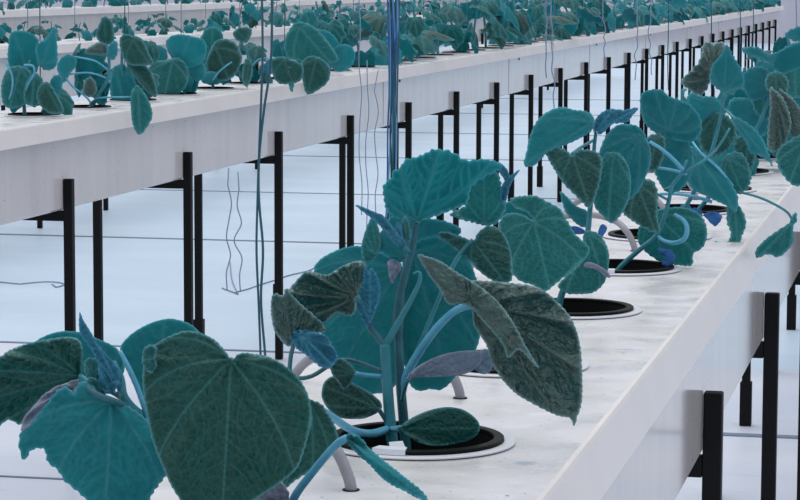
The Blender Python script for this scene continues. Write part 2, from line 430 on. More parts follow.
def make_trough(xr, top, y0, y1, cups, label, cx, joints, inset=INSET, depth=BODYH):
    """xr is the edge of the lid on the aisle side; cups the holes along it"""
    root = empty('growing_trough', (xr-LIDW/2, y0, top), label, 'trough', 'growing troughs')
    ox, oy = xr-LIDW/2, y0
    xl = xr-LIDW; ch = .006
    lid = MB()
    def cell(ya, yb, cyy):
        cyy -= .022 if xr > -1 else 0
        X0, X1 = xl+ch-ox, xr-ch-ox; Y0, Y1 = ya-oy, yb-oy; c = (cx-ox, cyy-oy); R = .0765
        angs = sorted(set([round(2*PI*k/56, 6) for k in range(56)]+[round(math.atan2(b-c[1], a_-c[0]) % (2*PI), 6) for a_ in (X0, X1) for b in (Y0, Y1)]))
        vi = []; vo = []
        for t in angs:
            dx, dy = math.cos(t), math.sin(t); s = 1e9
            if dx > 1e-9: s = min(s, (X1-c[0])/dx)
            if dx < -1e-9: s = min(s, (X0-c[0])/dx)
            if dy > 1e-9: s = min(s, (Y1-c[1])/dy)
            if dy < -1e-9: s = min(s, (Y0-c[1])/dy)
            vi.append((c[0]+R*dx, c[1]+R*dy, 0)); vo.append((c[0]+s*dx, c[1]+s*dy, 0))
        n = len(angs)
        lid.add(vi+vo, [(k, n+k, n+(k+1) % n, (k+1) % n) for k in range(n)])
    ycur = y0
    for c in cups:
        ya, yb = c-PITCHY/2, c+PITCHY/2
        if ya > ycur+1e-4: lid.add([(xl+ch-ox, ycur-oy, 0), (xr-ch-ox, ycur-oy, 0), (xr-ch-ox, ya-oy, 0), (xl+ch-ox, ya-oy, 0)], [(0, 1, 2, 3)])
        cell(ya, yb, c); ycur = yb
    if y1 > ycur: lid.add([(xl+ch-ox, ycur-oy, 0), (xr-ch-ox, ycur-oy, 0), (xr-ch-ox, y1-oy, 0), (xl+ch-ox, y1-oy, 0)], [(0, 1, 2, 3)])
    for sg in (1, -1):
        h = LIDW/2
        prof = [(h-ch, 0), (h-.002, -.0012), (h, -.005), (h+.010, -LIPH), (h-INSET-.004, -LIPH)]
        v = []; nseg = 1
        for yy in (0, y1-y0): v += [(sg*x, yy, z) for x, z in prof]
        n = len(prof); lid.add(v, [(k, k+1, n+k+1, n+k) for k in range(n-1)], 1)
    for yy in (0, y1-y0): lid.box(-LIDW/2, LIDW/2, yy-.012, yy, -LIPH, -.0005) if yy == 0 else lid.box(-LIDW/2, LIDW/2, yy, yy+.012, -LIPH, -.0005)
    lid.build('lid', [M['lid'], M['lip']], root)
    body = MB(); h = LIDW/2-inset
    v = []; prof = [(h, -.01), (h, -depth+.006), (h-.006, -depth), (-h+.006, -depth), (-h, -depth+.006), (-h, -.01)]
    for yy in (.02, y1-y0-.02): v += [(x, yy, z) for x, z in prof]
    n = len(prof); body.add(v, [(k, k+1, n+k+1, n+k) for k in range(n-1)]+[tuple(range(n)), tuple(range(2*n-1, n-1, -1))])
    body.build('body', M['side'], root)
    for yj in joints:
        j = MB(); j.box(h, h+.0025, yj-oy-.006, yj-oy+.006, -BODYH+.01, -LIPH+.001); j.build('joint_strip', M['side'], root)
        b = MB(); b.lathe([(0.0001, .004), (.006, .003), (.008, 0)], 10)
        ob = b.build('screw_head', M['black'], root, True); ob.rotation_euler = (0, PI/2, 0); ob.location = (h+.001, yj-oy+.35, -LIPH-.02)
    return root

# frames carrying the troughs
def make_frame(label):
    r = empty('support_frame', (0, 0, 0), label, 'support frame', 'steel frames under the troughs')
    for x in (0, -LEGW):
        p = MB(); p.box(x-.014, x+.014, -.014, .014, .002, 1.0, .003); q = p.build('post', M['black'], r)
        q.scale.z = (TOP-POSTT)/1.0 if x == 0 else (TOP-BODYH+.06)
        if x == 0: continue
        f = MB(); f.box(x-.0195, x+.0195, -.0195, .0195, 0, .15, .003); f.build('foot_sleeve', M['black'], r)
    c = MB(); c.box(-LEGW+.0142, -.0142, -.013, .013, TOP-BODYH-.034, TOP-BODYH-.003, .002); c.build('crossbar', M['black'], r)
    return r
proto_frame = None
def put_frame(x, y, dz, label):
    global proto_frame
    if proto_frame is None: proto_frame = make_frame(label); o = proto_frame
    else: o = copy_tree(proto_frame)
    o.location = (x, y, 0); o['label'] = label
    if dz:
        o.scale.z = (TOP+dz)/TOP
    return o

# cups
def make_cup():
    r = empty('planting_cup', (0, 0, 0), '', 'planting cup', 'planting cups in the troughs')
    a = MB(); a.lathe([(.0742, .0008), (.088, .0008), (.0895, .0014), (.0895, .0026), (.0885, .0032), (.0742, .0032)], 96, closed=True); a.build('collar', M['flange'], r)
    b = MB(); b.lathe([(.0700, -.02), (.0700, .0060), (.0708, .0068), (.0784, .0068), (.0794, .0061), (.0796, .0030), (.0735, .0021), (.0735, -.02)], 96, closed=True); b.build('rim', M['black_plastic'], r)
    c = MB(); c.lathe([(.0698, .002), (.0670, -.02), (.055, -.12), (.002, -.121)], 40); c.build('liner', M['liner'], r, True)
    return r
proto_cup = make_cup()
cup_used = False
def put_cup(x, y, z, label):
    global cup_used
    o = proto_cup if not cup_used else copy_tree(proto_cup); cup_used = True
    o.location = (x, y, z); o['label'] = label
    return o

# ------------------------------------------------------------------ troughs, cups and frames
AX, BX, CX, DX = -.3182, -2.5502, -5.31, -7.2
CDZ, DDZ = .007, .15
A_Y = [1.7842+PITCHY*k for k in range(13)]
B_Y = [7.27+PITCHY*k for k in range(66)]
C_Y = [12.6+PITCHY*k for k in range(54)]
D_Y = [17.2+PITCHY*k for k in range(44)]
ACX, BCX, CCX, DCX = -.4707, -2.715, -5.47, -7.36
make_trough(AX, TOP, .4, 38.6, A_Y, 'long pale grey growing trough in front, carrying the large cucumber plants', ACX, [])
make_trough(BX, TOP, 4.6, 38.6, B_Y, 'long grey trough behind the big plants, its whole row of black posts in view', BCX, [11.55+3.4*k for k in range(6)], .047)
make_trough(CX, TOP+CDZ, 9.0, 38.6, [], 'distant grey trough seen above the plants of the middle trough', CCX, [], INSET, .33)
make_trough(DX, TOP+DDZ, 12.0, 38.6, [], 'farthest grey trough along the top edge of the photo', DCX, [], INSET, .33)

FS, FA0, FB0 = 1.2105, 3.7102, 7.20235
for k in range(-2, 12):
    put_frame(AX-.0175, FA0+FS*k, 0, 'black steel frame under the front trough, %s' % (('%s visible post from the front' % ordinal(k+1)) if k >= 0 else ('out of frame nearest the viewer' if k == -2 else 'out of frame before the first visible post')))
for k in range(-1, 26):
    put_frame(BX-INSET, FB0+FS*k, 0, 'black steel frame under the middle trough, %s' % ('off its left end' if k < 0 else '%s from the left' % ordinal(k+1)))
for k in range(24):
    if k > 5 and k % 4: continue
    o = put_frame(CX-INSET+.0155, 9.5+FS*k, CDZ, 'black steel frame under the distant trough, hidden behind the middle trough'); o['group'] = 'frames of the distant trough'
for k in range(21):
    o = put_frame(DX-INSET+.0145, 12.6+FS*k, DDZ, 'black steel frame under the farthest trough'); o['group'] = 'frames of the farthest trough'

for k, y in enumerate(A_Y):
    lab = 'black planting cup in the front trough, ' + ('nearest one, below the photo edge' if k == 0 else 'around the stems of the big central plant' if k == 1 else 'right of the big folded leaf' if k == 3 else '%s from the front' % ordinal(k+1))
    put_cup(ACX, y-.022, TOP, lab)
for k, y in enumerate(B_Y):
    o = put_cup(BCX, y, TOP, 'black planting cup in the middle trough, ' + ('%s from the left' % ordinal(k+1) if k < 30 else 'beyond the thirtieth plant'))
    if k >= 30: o['group'] = 'far cups of the middle trough'
# pale foam tabs laid over the rims
for k, (aa, sp, lab) in {1: (-1.68, .19, 'pale foam tab over the near rim of the central cup'), 4: (-1.62, .1, 'pale foam tab on the rim of the fifth cup')}.items():
    t = MB(); n = 10; v = []
    for i in range(n):
        a = aa+sp*(2*i/(n-1)-1)
        for r, z in ((.068, .0070), (.068, .0086), (.0812, .0084), (.0826, .0036), (.0806, .0036), (.0800, .0070)):
            v.append((r*math.cos(a), r*math.sin(a), z))
    q = 6; f = [(i*q+j, i*q+(j+1) % q, (i+1)*q+(j+1) % q, (i+1)*q+j) for i in range(n-1) for j in range(q)]+[tuple(range(q)), tuple((n-1)*q+j for j in range(q))]
    t.add(v, f)
    if k == 1:
        t.add([(-.012, -.058, .004), (.004, -.062, .004), (-.002, -.052, .011), (-.015, -.05, .009), (.0, -.05, .003)], [(0, 1, 2, 3), (0, 1, 4), (1, 2, 4), (2, 3, 4), (3, 0, 4)])
        t.add([(-.05, -.056, .004), (-.036, -.06, .004), (-.04, -.05, .009), (-.052, -.048, .007)], [(0, 1, 2, 3)][:0]+[(0, 1, 2), (0, 2, 3), (0, 3, 1), (1, 3, 2)])
    o = t.build('foam_tab', M['tab'], None, False, (ACX, A_Y[k]-.022, TOP)); tag(o, lab, 'foam tab', 'foam tabs on the cups')

# grey air tubes
tube_lab = {0: 'short grey bent tube rising from a hole between the two nearest plants', 1: 'short grey bent tube rising from a hole behind the central plant', 4: 'thin grey bent tube curving up between the leaves right of centre'}
for k in (0, 1, 2, 3, 4, 5, 6):
    y = A_Y[k]+.228; x = -.479
    h = MB(); h.lathe([(.0056, .0003), (.0072, .0003), (.0072, .0010), (.0056, .0010)], 20, closed=True)
    t = MB(); t.tube([(.000, 0, -.02), (0, 0, .002), (-.005, .003, .016), (-.015, .012, .030), (-.034, .03, .043), (-.07, .05, .050), (-.12, .06, .046), (-.17, .065, .026), (-.19, .07, .007)], .0050, 12)
    o = t.build('air_tube', M['tube'], None, True, (x, y, TOP)); tag(o, tube_lab.get(k, 'grey bent tube hidden among the leaves behind the %s cup of the front trough' % ordinal(k+1)), 'tube', 'grey tubes in the front trough')
    h.build('tube_shade_ring', M['black_plastic'], o, True)  # black ring standing in for the shadow where the tube leaves its hole

# ------------------------------------------------------------------ plants made of ordinary leaves, for the rows behind
HALF = [(0, 0), (.10, -.09), (.26, -.13), (.42, -.04), (.53, .12), (.51, .27), (.57, .43), (.46, .58), (.31, .72), (.16, .88), (0, 1.0)]
LEAFPOLY = [(x, y) for x, y in HALF]+[(-x, y) for x, y in reversed(HALF[1:-1])]
def leaf_mesh(L, droop, cup, seed, mats, cell=.085, ruffle=.02, e0=.3):
    """a blade in its own frame: attached at the origin, growing along +Y, upper side +Z"""
    rr = random.Random(seed)
    poly = outline([(x*(1+.12*rr.uniform(-1, 1)), y*(1+.08*rr.uniform(-1, 1))) for x, y in LEAFPOLY], .05, .03, .14, seed, 5)
    ss = np.linspace(-.4, 1.3, 60); e = e0-droop*ss; ds = ss[1]-ss[0]
    cy = np.cumsum(np.cos(e))*ds; cz = np.cumsum(np.sin(e))*ds
    i0 = np.argmin(abs(ss)); cy -= cy[i0]; cz -= cz[i0]
    def place(p, lift):
        y = np.interp(p[:, 1], ss, cy); z = np.interp(p[:, 1], ss, cz); ee = np.interp(p[:, 1], ss, e)
        h = lift-cup*p[:, 0]**2
        return np.stack([p[:, 0]*(1-.25*abs(cup)*np.abs(p[:, 0])), y-np.sin(ee)*h, z+np.cos(ee)*h], 1)*L
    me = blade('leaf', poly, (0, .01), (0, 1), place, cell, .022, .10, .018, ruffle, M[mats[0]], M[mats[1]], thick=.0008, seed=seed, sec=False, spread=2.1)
    return me

LEAF_LIB = []
for i in range(12):
    mt = [('dark', 'teal'), ('mid', 'teal'), ('mid', 'teal'), ('teal', 'mid')][i % 4]
    LEAF_LIB.append(leaf_mesh(1.0, .5+.18*(i % 5), .5+.25*(i % 3), 40+i, mt, ruffle=.02+.012*(i % 3), e0=.5-.22*(i % 4)))

def leaf_matrix(p, az, tilt, roll, L):
    return Matrix.Translation(p) @ Matrix.Rotation(az, 4, 'Z') @ Matrix.Rotation(tilt, 4, 'X') @ Matrix.Rotation(roll, 4, 'Y') @ Matrix.Scale(L, 4)

def bake(me, mtx, name):
    c = me.copy(); c.name = name; c.transform(mtx); return c

def plant_design(seed, h, nl, big):
    """stem path and leaves (petiole path, blade mesh) of one young plant"""
    rr = random.Random(seed)
    lean = (rr.uniform(-.05, .05), rr.uniform(-.05, .05))
    sp = [np.array([lean[0]*t*t+.008*math.sin(5*t+seed), lean[1]*t*t, -.03+(h+.03)*t]) for t in (0, .25, .5, .75, 1)]
    leaves = []
    for i in range(nl):
        t = .25+.75*(i+.5)/nl; p = sp[0]*0+np.array([np.interp(t, (0, .25, .5, .75, 1), [q[j] for q in sp]) for j in range(3)])
        az = 2.4*i+rr.uniform(-.5, .5)+seed
        size = big*(1.0 if i < nl-2 else .5)*rr.uniform(.75, 1.15)*(.85 if i == 0 else 1)
        pl = size*rr.uniform(.55, .95); el = rr.uniform(.15, .8)
        d = np.array([-math.sin(az), math.cos(az), 0])
        mid = p+d*pl*.5*math.cos(el)+np.array([0, 0, pl*.6*math.sin(el)])
        e = p+d*pl*math.cos(el)+np.array([0, 0, pl*.7*math.sin(el)])
        leaves.append((p, mid, e, az, rr.uniform(-1.35, -.25), rr.uniform(-.5, .5), size, rr.randrange(len(LEAF_LIB))))
    return sp, leaves

def make_plant(seed, h, nl, big, single=False):
    sp, leaves = plant_design(seed, h, nl, big)
    if single:
        root = None
        bm = bmesh.new(); mats = [M['stem'], M['dark'], M['mid'], M['teal']]
        st = MB(); st.tube(sp, [.004, .0035, .0025], 5, sub=1)
        for p, mid, e, *_ in leaves: st.tube([p, mid, e], .0018, 4, sub=1)
        me0 = st.mesh('young_plant', mats, True); bm.from_mesh(me0)
        for p, mid, e, az, tilt, roll, size, li in leaves:
            fr = bmesh.new(); fr.from_mesh(LEAF_LOW[li]); fr.transform(leaf_matrix(e, az, tilt, roll, size))
            tmp = bpy.data.meshes.new('young_plant'); fr.to_mesh(tmp); fr.free()
            n0 = len(bm.faces); bm.from_mesh(tmp); bm.faces.ensure_lookup_table()
            names = [mm.name for mm in LEAF_LOW[li].materials]
            for f in bm.faces[n0:]:
                f.material_index = [mm.name for mm in mats].index(names[f.material_index])
        me = bpy.data.meshes.new('young_plant'); bm.to_mesh(me); bm.free()
        for mm in mats: me.materials.append(mm)
        return link('cucumber_plant', me)
    root = empty('cucumber_plant', (0, 0, 0), '', 'plant')
    st = MB(); st.tube(sp, [.0045, .004, .003], 8); st.build('stem', M['stem'], root, True)
    for p, mid, e, az, tilt, roll, size, li in leaves:
        lf = link('leaf', LEAF_LIB[li], root); lf.matrix_local = leaf_matrix(e, az, tilt, roll, size)
        pt = MB(); pt.tube([p, mid, e], [.0024, .0018], 6)
        me = pt.mesh('petiole', M['pale_stem' if li % 2 else 'stem'], True)
        me.transform(lf.matrix_local.inverted()); link('petiole', me, lf)
    return root
LEAF_LOW = []
for i in range(12):
    mt = [('dark', 'teal'), ('mid', 'teal'), ('mid', 'teal'), ('teal', 'mid')][i % 4]
    LEAF_LOW.append(leaf_mesh(1.0, .5+.18*(i % 5), .5+.25*(i % 3), 40+i, mt, cell=.2, ruffle=.02, e0=.5-.22*(i % 4)))

PLANTS = [make_plant(200+i, (.16, .20, .15, .22, .18, .13, .21, .17)[i], (6, 7, 5, 7, 6, 5, 8, 6)[i], (.125, .115, .13, .105, .12, .11, .115, .13)[i]) for i in range(8)]
FAR = [make_plant(300+i, .15+.015*(i % 4), 6, .11, True) for i in range(6)]
used = set()
def put_plant(lib, i, loc, rz, sc, label, group):
    o = lib[i % len(lib)]
    if o.name in used: o = copy_tree(o)
    used.add(o.name)
    o.location = loc; o.rotation_euler = (0, 0, rz); o.scale = (sc, sc, sc); tag(o, label, 'plant', group)
    return o
for k, y in enumerate(B_Y):
    if k < 8: RNG.random(); continue      # built leaf by leaf below
    far = k >= 26
    lab = 'young cucumber plant in the middle trough, %s' % ('%s from the left' % ordinal(k+1) if k < 30 else 'in the dense row beyond the thirtieth plant')
    put_plant(FAR if far else PLANTS, k*5+(k//8)*3, (BCX+RNG.uniform(-.02, .02), y+RNG.uniform(-.02, .02), TOP-.005), RNG.uniform(0, 6.28), RNG.uniform(.9, 1.15)*(1.55 if k > 5 else 1.45), lab, 'plants in the middle trough')
for k, y in enumerate(C_Y):
    far = k >= 16
    lab = 'small cucumber plant in the distant trough, %s' % ('%s from the left' % ordinal(k+1) if k < 24 else 'beyond the twenty-fourth plant')
    put_plant(FAR if far else PLANTS, k*3+k//8, (CCX+RNG.uniform(-.02, .02), y+RNG.uniform(-.03, .03), TOP+CDZ-.005), RNG.uniform(0, 6.28), RNG.uniform(.85, 1.1)*(.82 if k < 12 else 1.1), lab, 'plants in the distant trough')
for k, y in enumerate(D_Y):
    lab = 'tiny cucumber plant in the farthest trough, %s' % ('%s from the left' % ordinal(k+1) if k < 20 else 'beyond the twentieth')
    put_plant(FAR, k, (DCX+RNG.uniform(-.02, .02), y+RNG.uniform(-.05, .05), TOP+DDZ-.005), RNG.uniform(0, 6.28), RNG.uniform(1.0, 1.4), lab, 'plants in the farthest trough')
# ------------------------------------------------------------------ the plants in the front trough, leaf by leaf
def front_plant(k, label):
    return empty('cucumber_plant', (ACX, A_Y[k], TOP), label, 'plant', 'plants in the front trough')
D_, U_ = ('dark', 'teal'), ('teal', 'dark')
# --- nearest plant, cut by the lower left corner
p0 = front_plant(0, 'nearest cucumber plant in the lower left corner with a huge heart-shaped dark leaf'); Y = A_Y[0]
stem_of(p0, Y, [(290, 580, 0), (280, 520, 0), (275, 480, .0), (255, 450, .03), (215, 440, .05), (170, 432, .04), (140, 415, .02), (124, 398, .0), (120, 378, .0), (112, 362, .0)], [.0055, .005, .004, .003], 'stem')
hero(p0, Y, 'leaf', [(143,370),(143,388),(147,415),(154,445),(165,472),(175,492),(192,512),(215,518),(240,509),(262,495),(280,483),(297,468),(304,450),(309,430),(311,410),(308,395),(300,380),(288,368),(272,358),(255,354),(240,354),(232,359),(225,351),(215,340),(200,333),(185,331),(170,336),(156,344),(146,356)], (231,359), (222,518), -.10, gt=-.35, a=.15, b=.35, quilt=.0016, ruffle=.0015, petiole=[(231,360,-.098), (240,380,-.06), (262,440,-.03), (272,480,-.01), (280,520,0)], teeth=1.2, fold=(.0012, 12), label='huge heart-shaped dark green leaf', cell=2.4)
hero(p0, Y, 'leaf', [(145,425),(142,405),(131,380),(120,352),(128,337),(146,325),(165,319),(178,320),(194,327),(205,345),(200,380),(180,420),(160,432)], (152,425), (165,319), .03, gt=.1, b=.3, mats=U_, top=False, quilt=.0006, petiole=[(152,425,.028), (160,434,.035)], teeth=.5)
hero(p0, Y, 'leaf', [(30,350),(36,341),(50,334),(65,331),(82,333),(100,340),(113,346),(121,354),(124,368),(118,385),(100,395),(60,390),(35,375)], (118,380), (40,340), .07, gt=.1, mats=U_, top=False, quilt=.0006, teeth=.6)
hero(p0, Y, 'leaf', [(-40,390),(-20,368),(0,357),(8,351),(20,346),(35,342),(50,339),(68,337),(79,340),(83,352),(82,366),(80,378),(70,384),(55,390),(42,400),(30,412),(20,424),(8,420),(-8,432),(-25,440),(-42,420)], (80,376), (-40,405), .02, gt=-.2, b=.3, a=-.1, mats=('dark','teal'), quilt=.0042, ruffle=.002, nmain=7, spread=1.0, petiole=[(80,376,.018), (95,386,.01), (112,392,.0), (124,400,0)], fold=(.0028, 13), label='puckered dark green leaf')
hero(p0, Y, 'leaf', [(21,432),(19,446),(24,460),(31,450),(44,449),(48,462),(58,470),(64,480),(75,489),(87,500),(100,511),(122,516),(144,508),(152,494),(163,479),(166,472),(161,450),(153,428),(141,415),(126,406),(113,402),(101,394),(90,384),(80,382),(74,393),(66,387),(57,391),(48,402),(40,412),(30,424)], (112,400), (105,516), -.02, gt=-.25, b=.25, mats=U_, top=False, quilt=.0008, ruffle=.0016, petiole=[(88,388,-.022), (100,396,-.028), (113,401,-.026), (128,408,-.012), (146,424,.0), (160,432,.03)], pmat='dark_stem', pr=(.0025,.003), teeth=2.2, period=9, label='pale teal leaf hanging underside out')
hero(p0, Y, 'leaf_curl', [(79,380),(66,383),(52,389),(38,401),(25,417),(21,431),(30,425),(40,413),(50,402),(60,391),(74,392)], (78,384), (22,430), -.005, gt=-.2, b=.8, mats=('violet','dark'), top=False, quilt=.002, fold=(.003, 30), nmain=1, teeth=.6, label='grey curled-up edge of the puckered leaf')
stem_of(p0, Y, [(120,351,.025), (128,366,.022), (136,384,.02), (145,408,.02), (152,426,.022)], [.0016, .0028], 'pale_stem', 'petiole')
hero(p0, Y, 'young_leaf', [(80,312),(83,320),(90,331),(97,343),(106,354),(115,364),(121,374),(121,390),(115,386),(106,372),(98,362),(90,348),(81,336),(79,325)], (119,386), (81,313), -.015, gt=-.2, b=.3, mats=('blue','dark'), top=False, quilt=.001, nmain=3, spread=.5, teeth=1.0, petiole=[(119,386,-.012), (123,398,0)])
for q in [[(84,362),(92,358),(100,364),(101,376),(95,384),(87,378)], [(98,366),(106,362),(114,372),(117,386),(110,394),(102,388)], [(88,378),(98,380),(106,390),(100,397),(90,390)]]:
    hero(p0, Y, 'young_leaf', q, q[-2], q[0], -.012, gt=-.3, b=.6, mats=('mid','blue') if q[0][0] != 98 else ('blue','mid'), quilt=.0015, nmain=3, spread=.6, teeth=1.5, period=4)
hero(p0, Y, 'leaf', [(143,352),(147,346),(153,345),(157,350),(155,358),(157,366),(152,373),(146,370),(142,362)], (156,358), (143,360), -.103, gt=.3, mats=('mid','blue'), ruffle=.002, quilt=.001, nmain=3, teeth=1.8, period=4)
hero(p0, Y, 'leaf', [(346,437),(352,434),(360,438),(368,447),(381,458),(396,470),(411,482),(421,490),(428,501),(416,497),(405,491),(392,485),(380,476),(371,466),(360,456),(350,446)], (347,438), (427,500), -.06, gt=-.3, b=.4, mats=('teal','dark'), top=False, quilt=.0012, ruffle=.004, nmain=3, spread=.35, petiole=[(347,438,-.06), (335,446,-.055), (312,473,-.03), (293,500,-.01), (286,530,0)], pr=(.0028, .0034), pmat='pale_stem', teeth=1.6, period=5)
hero(p0, Y, 'withered_leaf', [(258,490),(268,484),(279,482),(286,488),(289,498),(280,508),(262,506),(252,498)], (282,506), (255,496), -.02, gt=-.2, mats=('violet','violet'), ruffle=.003, quilt=.002, nmain=5, label='crumpled pale dried leaf')

# --- the big plant in the middle
p1 = front_plant(1, 'large cucumber plant in the centre with two stems and a big folded grey-green leaf'); Y = A_Y[1]
stem_of(p1, Y, [(397,462,0), (393,445,0), (390,420,0), (388,395,0), (386,365,0), (385,344,0)], [.0056, .0052, .0046])
stem_of(p1, Y, [(385,346,0), (377,336,0), (370,327,0), (372,316,0), (374,300,.0)], [.0032, .003, .0022], 'dark_stem')
stem_of(p1, Y, [(385,346,0), (392,334,0), (402,316,0), (412,298,0), (420,280,0), (419,272,.0), (413,274,0)], [.0034, .003, .0024, .0016, .001], 'stem')
stem_of(p1, Y, [(407,462,.02), (404,425,.018), (401,390,.015), (399,350,.015), (398,310,.015), (404,278,.012), (412,248,.01), (416,222,.008)], [.005, .0046, .004, .0034, .003], 'dark_stem')
hero(p1, Y, 'leaf', [(417,222),(409,221),(399,219),(391,215),(386,207),(384,198),(383,188),(386,182),(391,179),(393,172),(401,167),(405,160),(415,158),(425,154),(433,150),(441,150),(448,151),(456,155),(466,161),(480,160),(494,161),(502,167),(490,174),(478,181),(470,190),(466,203),(453,209),(440,214),(426,219)], (417,221), (440,150), .005, gt=-.28, b=.25, mats=('teal','mid'), top=False, quilt=.0036, ruffle=.0015, teeth=2.6, period=8, cell=2.2, fold=(.0016, 11), label='large upright teal leaf seen from below')
hero(p1, Y, 'leaf', [(372,217),(378,227),(381,244),(375,258),(366,263),(361,251),(365,232)], (378,258), (371,218), .05, mats=('mid','teal'), quilt=.0008, nmain=5, spread=.6, teeth=.8)
hero(p1, Y, 'leaf', [(392,216),(410,217),(430,219),(448,222),(461,230),(452,239),(434,237),(416,243),(402,262),(388,258),(377,246),(381,232)], (402,258), (455,228), .05, gt=-.1, mats=U_, top=False, quilt=.0012, teeth=1.4)
hero(p1, Y, 'young_leaf', [(404,216),(409,222),(411,233),(408,243),(402,240),(400,228)], (407,244), (404,217), -.005, mats=('mid','blue'), quilt=.0012, nmain=3, spread=.4, teeth=1.2, period=4)
hero(p1, Y, 'young_leaf', [(397,222),(401,226),(403,236),(406,246),(400,244),(396,234)], (405,246), (397,223), -.007, mats=('blue','mid'), top=False, quilt=.0012, nmain=1, spread=.4, teeth=1.0, period=4)
hero(p1, Y, 'young_leaf', [(388,262),(394,260),(399,263),(400,270),(396,276),(392,284),(389,274)], (399,266), (390,280), .045, mats=('violet','blue'), quilt=.001, ruffle=.0015, nmain=3, teeth=1.2, period=4)
hero(p1, Y, 'young_leaf', [(355,205),(362,207),(372,211),(384,216),(391,224),(398,233),(405,243),(402,248),(395,244),(388,236),(380,226),(371,218),(362,211)], (404,246), (356,206), -.01, gt=-.1, b=.8, mats=('blue','dark'), top=False, quilt=.001, nmain=3, spread=.3, teeth=.8, petiole=[(404,246,-.008), (410,252,.008)])
hero(p1, Y, 'leaf', [(450,214),(460,209),(466,205),(464,198),(466,190),(471,184),(478,178),(481,170),(490,170),(498,174),(501,184),(503,195),(506,205),(502,216),(495,224),(484,225),(472,222),(460,219)], (484,224), (484,170), .05, gt=-.2, b=.5, mats=('mid','teal'), quilt=.0024, ruffle=.002, teeth=2.2, period=7)
hero(p1, Y, 'young_leaf', [(520,170),(513,174),(506,179),(502,186),(500,196),(503,204),(507,198),(509,188),(514,178)], (503,204), (520,170), .045, gt=-.3, mats=('blue','mid'), top=False, nmain=1, quilt=.0005, teeth=.6)
hero(p1, Y, 'young_leaf', [(496,162),(504,166),(510,176),(508,184),(502,176),(497,169)], (507,184), (496,163), .04, mats=('blue','mid'), top=False, nmain=1, quilt=.0005, teeth=.8)
hero(p1, Y, 'leaf', [(438,234),(446,232),(455,235),(464,238),(473,241),(479,232),(488,226),(498,228),(506,238),(511,252),(512,268),(511,280),(502,284),(490,279),(478,270),(466,258),(456,250),(446,242)], (473,240), (505,283), .03, gt=-.35, b=.4, mats=('dark','teal'), quilt=.002, teeth=1.4, petiole=[(473,240,.031), (455,262,.03), (430,320,.03), (405,380,.02)], spread=2.5)
hero(p1, Y, 'leaf', [(314,271),(318,262),(325,256),(340,249),(356,246),(372,249),(390,257),(402,266),(404,300),(402,340),(399,375),(393,388),(382,393),(365,393),(345,386),(333,373),(324,350),(318,310)], (398,268), (335,380), .09, gt=-.15, b=.2, mats=U_, top=False, quilt=.0006, ruffle=.001, teeth=.8, nmain=7, spread=1.3, label='broad teal leaf behind the stems')
hero(p1, Y, 'leaf', [(404,258),(416,240),(426,237),(438,237),(455,245),(469,260),(478,285),(481,310),(479,340),(470,360),(455,377),(449,384),(440,390),(430,389),(420,391),(412,387),(408,378),(402,350),(400,300)], (412,250), (450,385), .10, gt=-.1, b=.2, mats=U_, top=False, quilt=.0006, ruffle=.001, teeth=1.0, nmain=7, spread=1.2)
hero(p1, Y, 'leaf', [(303,274),(308,271),(318,273),(328,275),(336,270),(345,265),(357,261),(365,263),(367,270),(364,280),(360,290),(356,299),(355,312),(348,316),(338,313),(330,318),(320,324),(308,318),(298,310),(291,303),(286,294),(290,288),(297,281)], (358,297), (290,296), -.025, gt=-.15, b=.35, a=-.2, mats=('grey','teal'), quilt=.0042, ruffle=.0015, nmain=7, spread=.9, teeth=1.0, petiole=[(358,297,-.024), (366,310,-.01), (371,322,0)], fold=(.0044, 15), label='puckered grey-green leaf')
hero(p1, Y, 'leaf', [(272,298),(276,294),(283,296),(286,288),(294,298),(303,306),(313,315),(322,323),(326,330),(318,333),(306,332),(298,334),(294,342),(288,346),(280,339),(274,328),(271,312)], (294,344), (284,292), -.05, gt=-.25, b=.3, mats=('grey','teal'), quilt=.003, ruffle=.0015, nmain=5, fold=(.0022, 14), spread=.7, teeth=1.6, period=5, petiole=[(294,344,-.05), (291,355,-.04), (290,372,-.03), (296,378,-.03), (312,376,-.02), (332,364,-.01), (350,360,.0), (385,372,.0)], pmat='dark_stem')
hero(p1, Y, 'leaf', [(290,336),(298,331),(308,331),(318,333),(326,337),(332,345),(337,355),(335,363),(329,368),(320,366),(312,360),(304,353),(296,347)], (300,334), (333,366), -.055, gt=-.2, b=.4, mats=('blue','mid'), top=False, quilt=.002, ruffle=.002, nmain=7, spread=.9, teeth=2.4, period=4.5, fold=(.0024, 18), label='ruffled blue-tinged leaf edge')
hero(p1, Y, 'young_leaf', [(363,264),(368,272),(371,268),(377,277),(380,288),(379,300),(375,312),(371,322),(366,326),(361,316),(356,306),(359,294),(363,281)], (370,323), (370,268), -.015, gt=-.2, b=.8, mats=('blue','mid'), top=False, quilt=.002, ruffle=.0012, nmain=3, spread=.4, teeth=1.6, period=4.5)
hero(p1, Y, 'leaf', [(330,362),(338,358),(348,362),(356,372),(352,381),(345,390),(338,382),(332,374)], (355,373), (333,362), -.02, gt=-.2, b=.5, mats=('dark','violet'), quilt=.001, nmain=5, spread=.7, teeth=.8, petiole=[(355,373,-.02), (365,375,-.01), (383,376,.0)], pmat='pale_stem')
hero(p1, Y, 'cotyledon', [(322,389),(325,381),(333,376),(342,379),(352,383),(366,390),(378,399),(382,406),(377,413),(365,418),(350,419),(338,417),(328,409),(322,398)], (378,408), (324,386), -.01, gt=.2, b=.4, mats=('dark','violet'), quilt=.0008, nmain=3, spread=.4, teeth=0, petiole=[(378,408,-.009), (383,416,-.004), (389,426,0)], pmat='dark_stem')
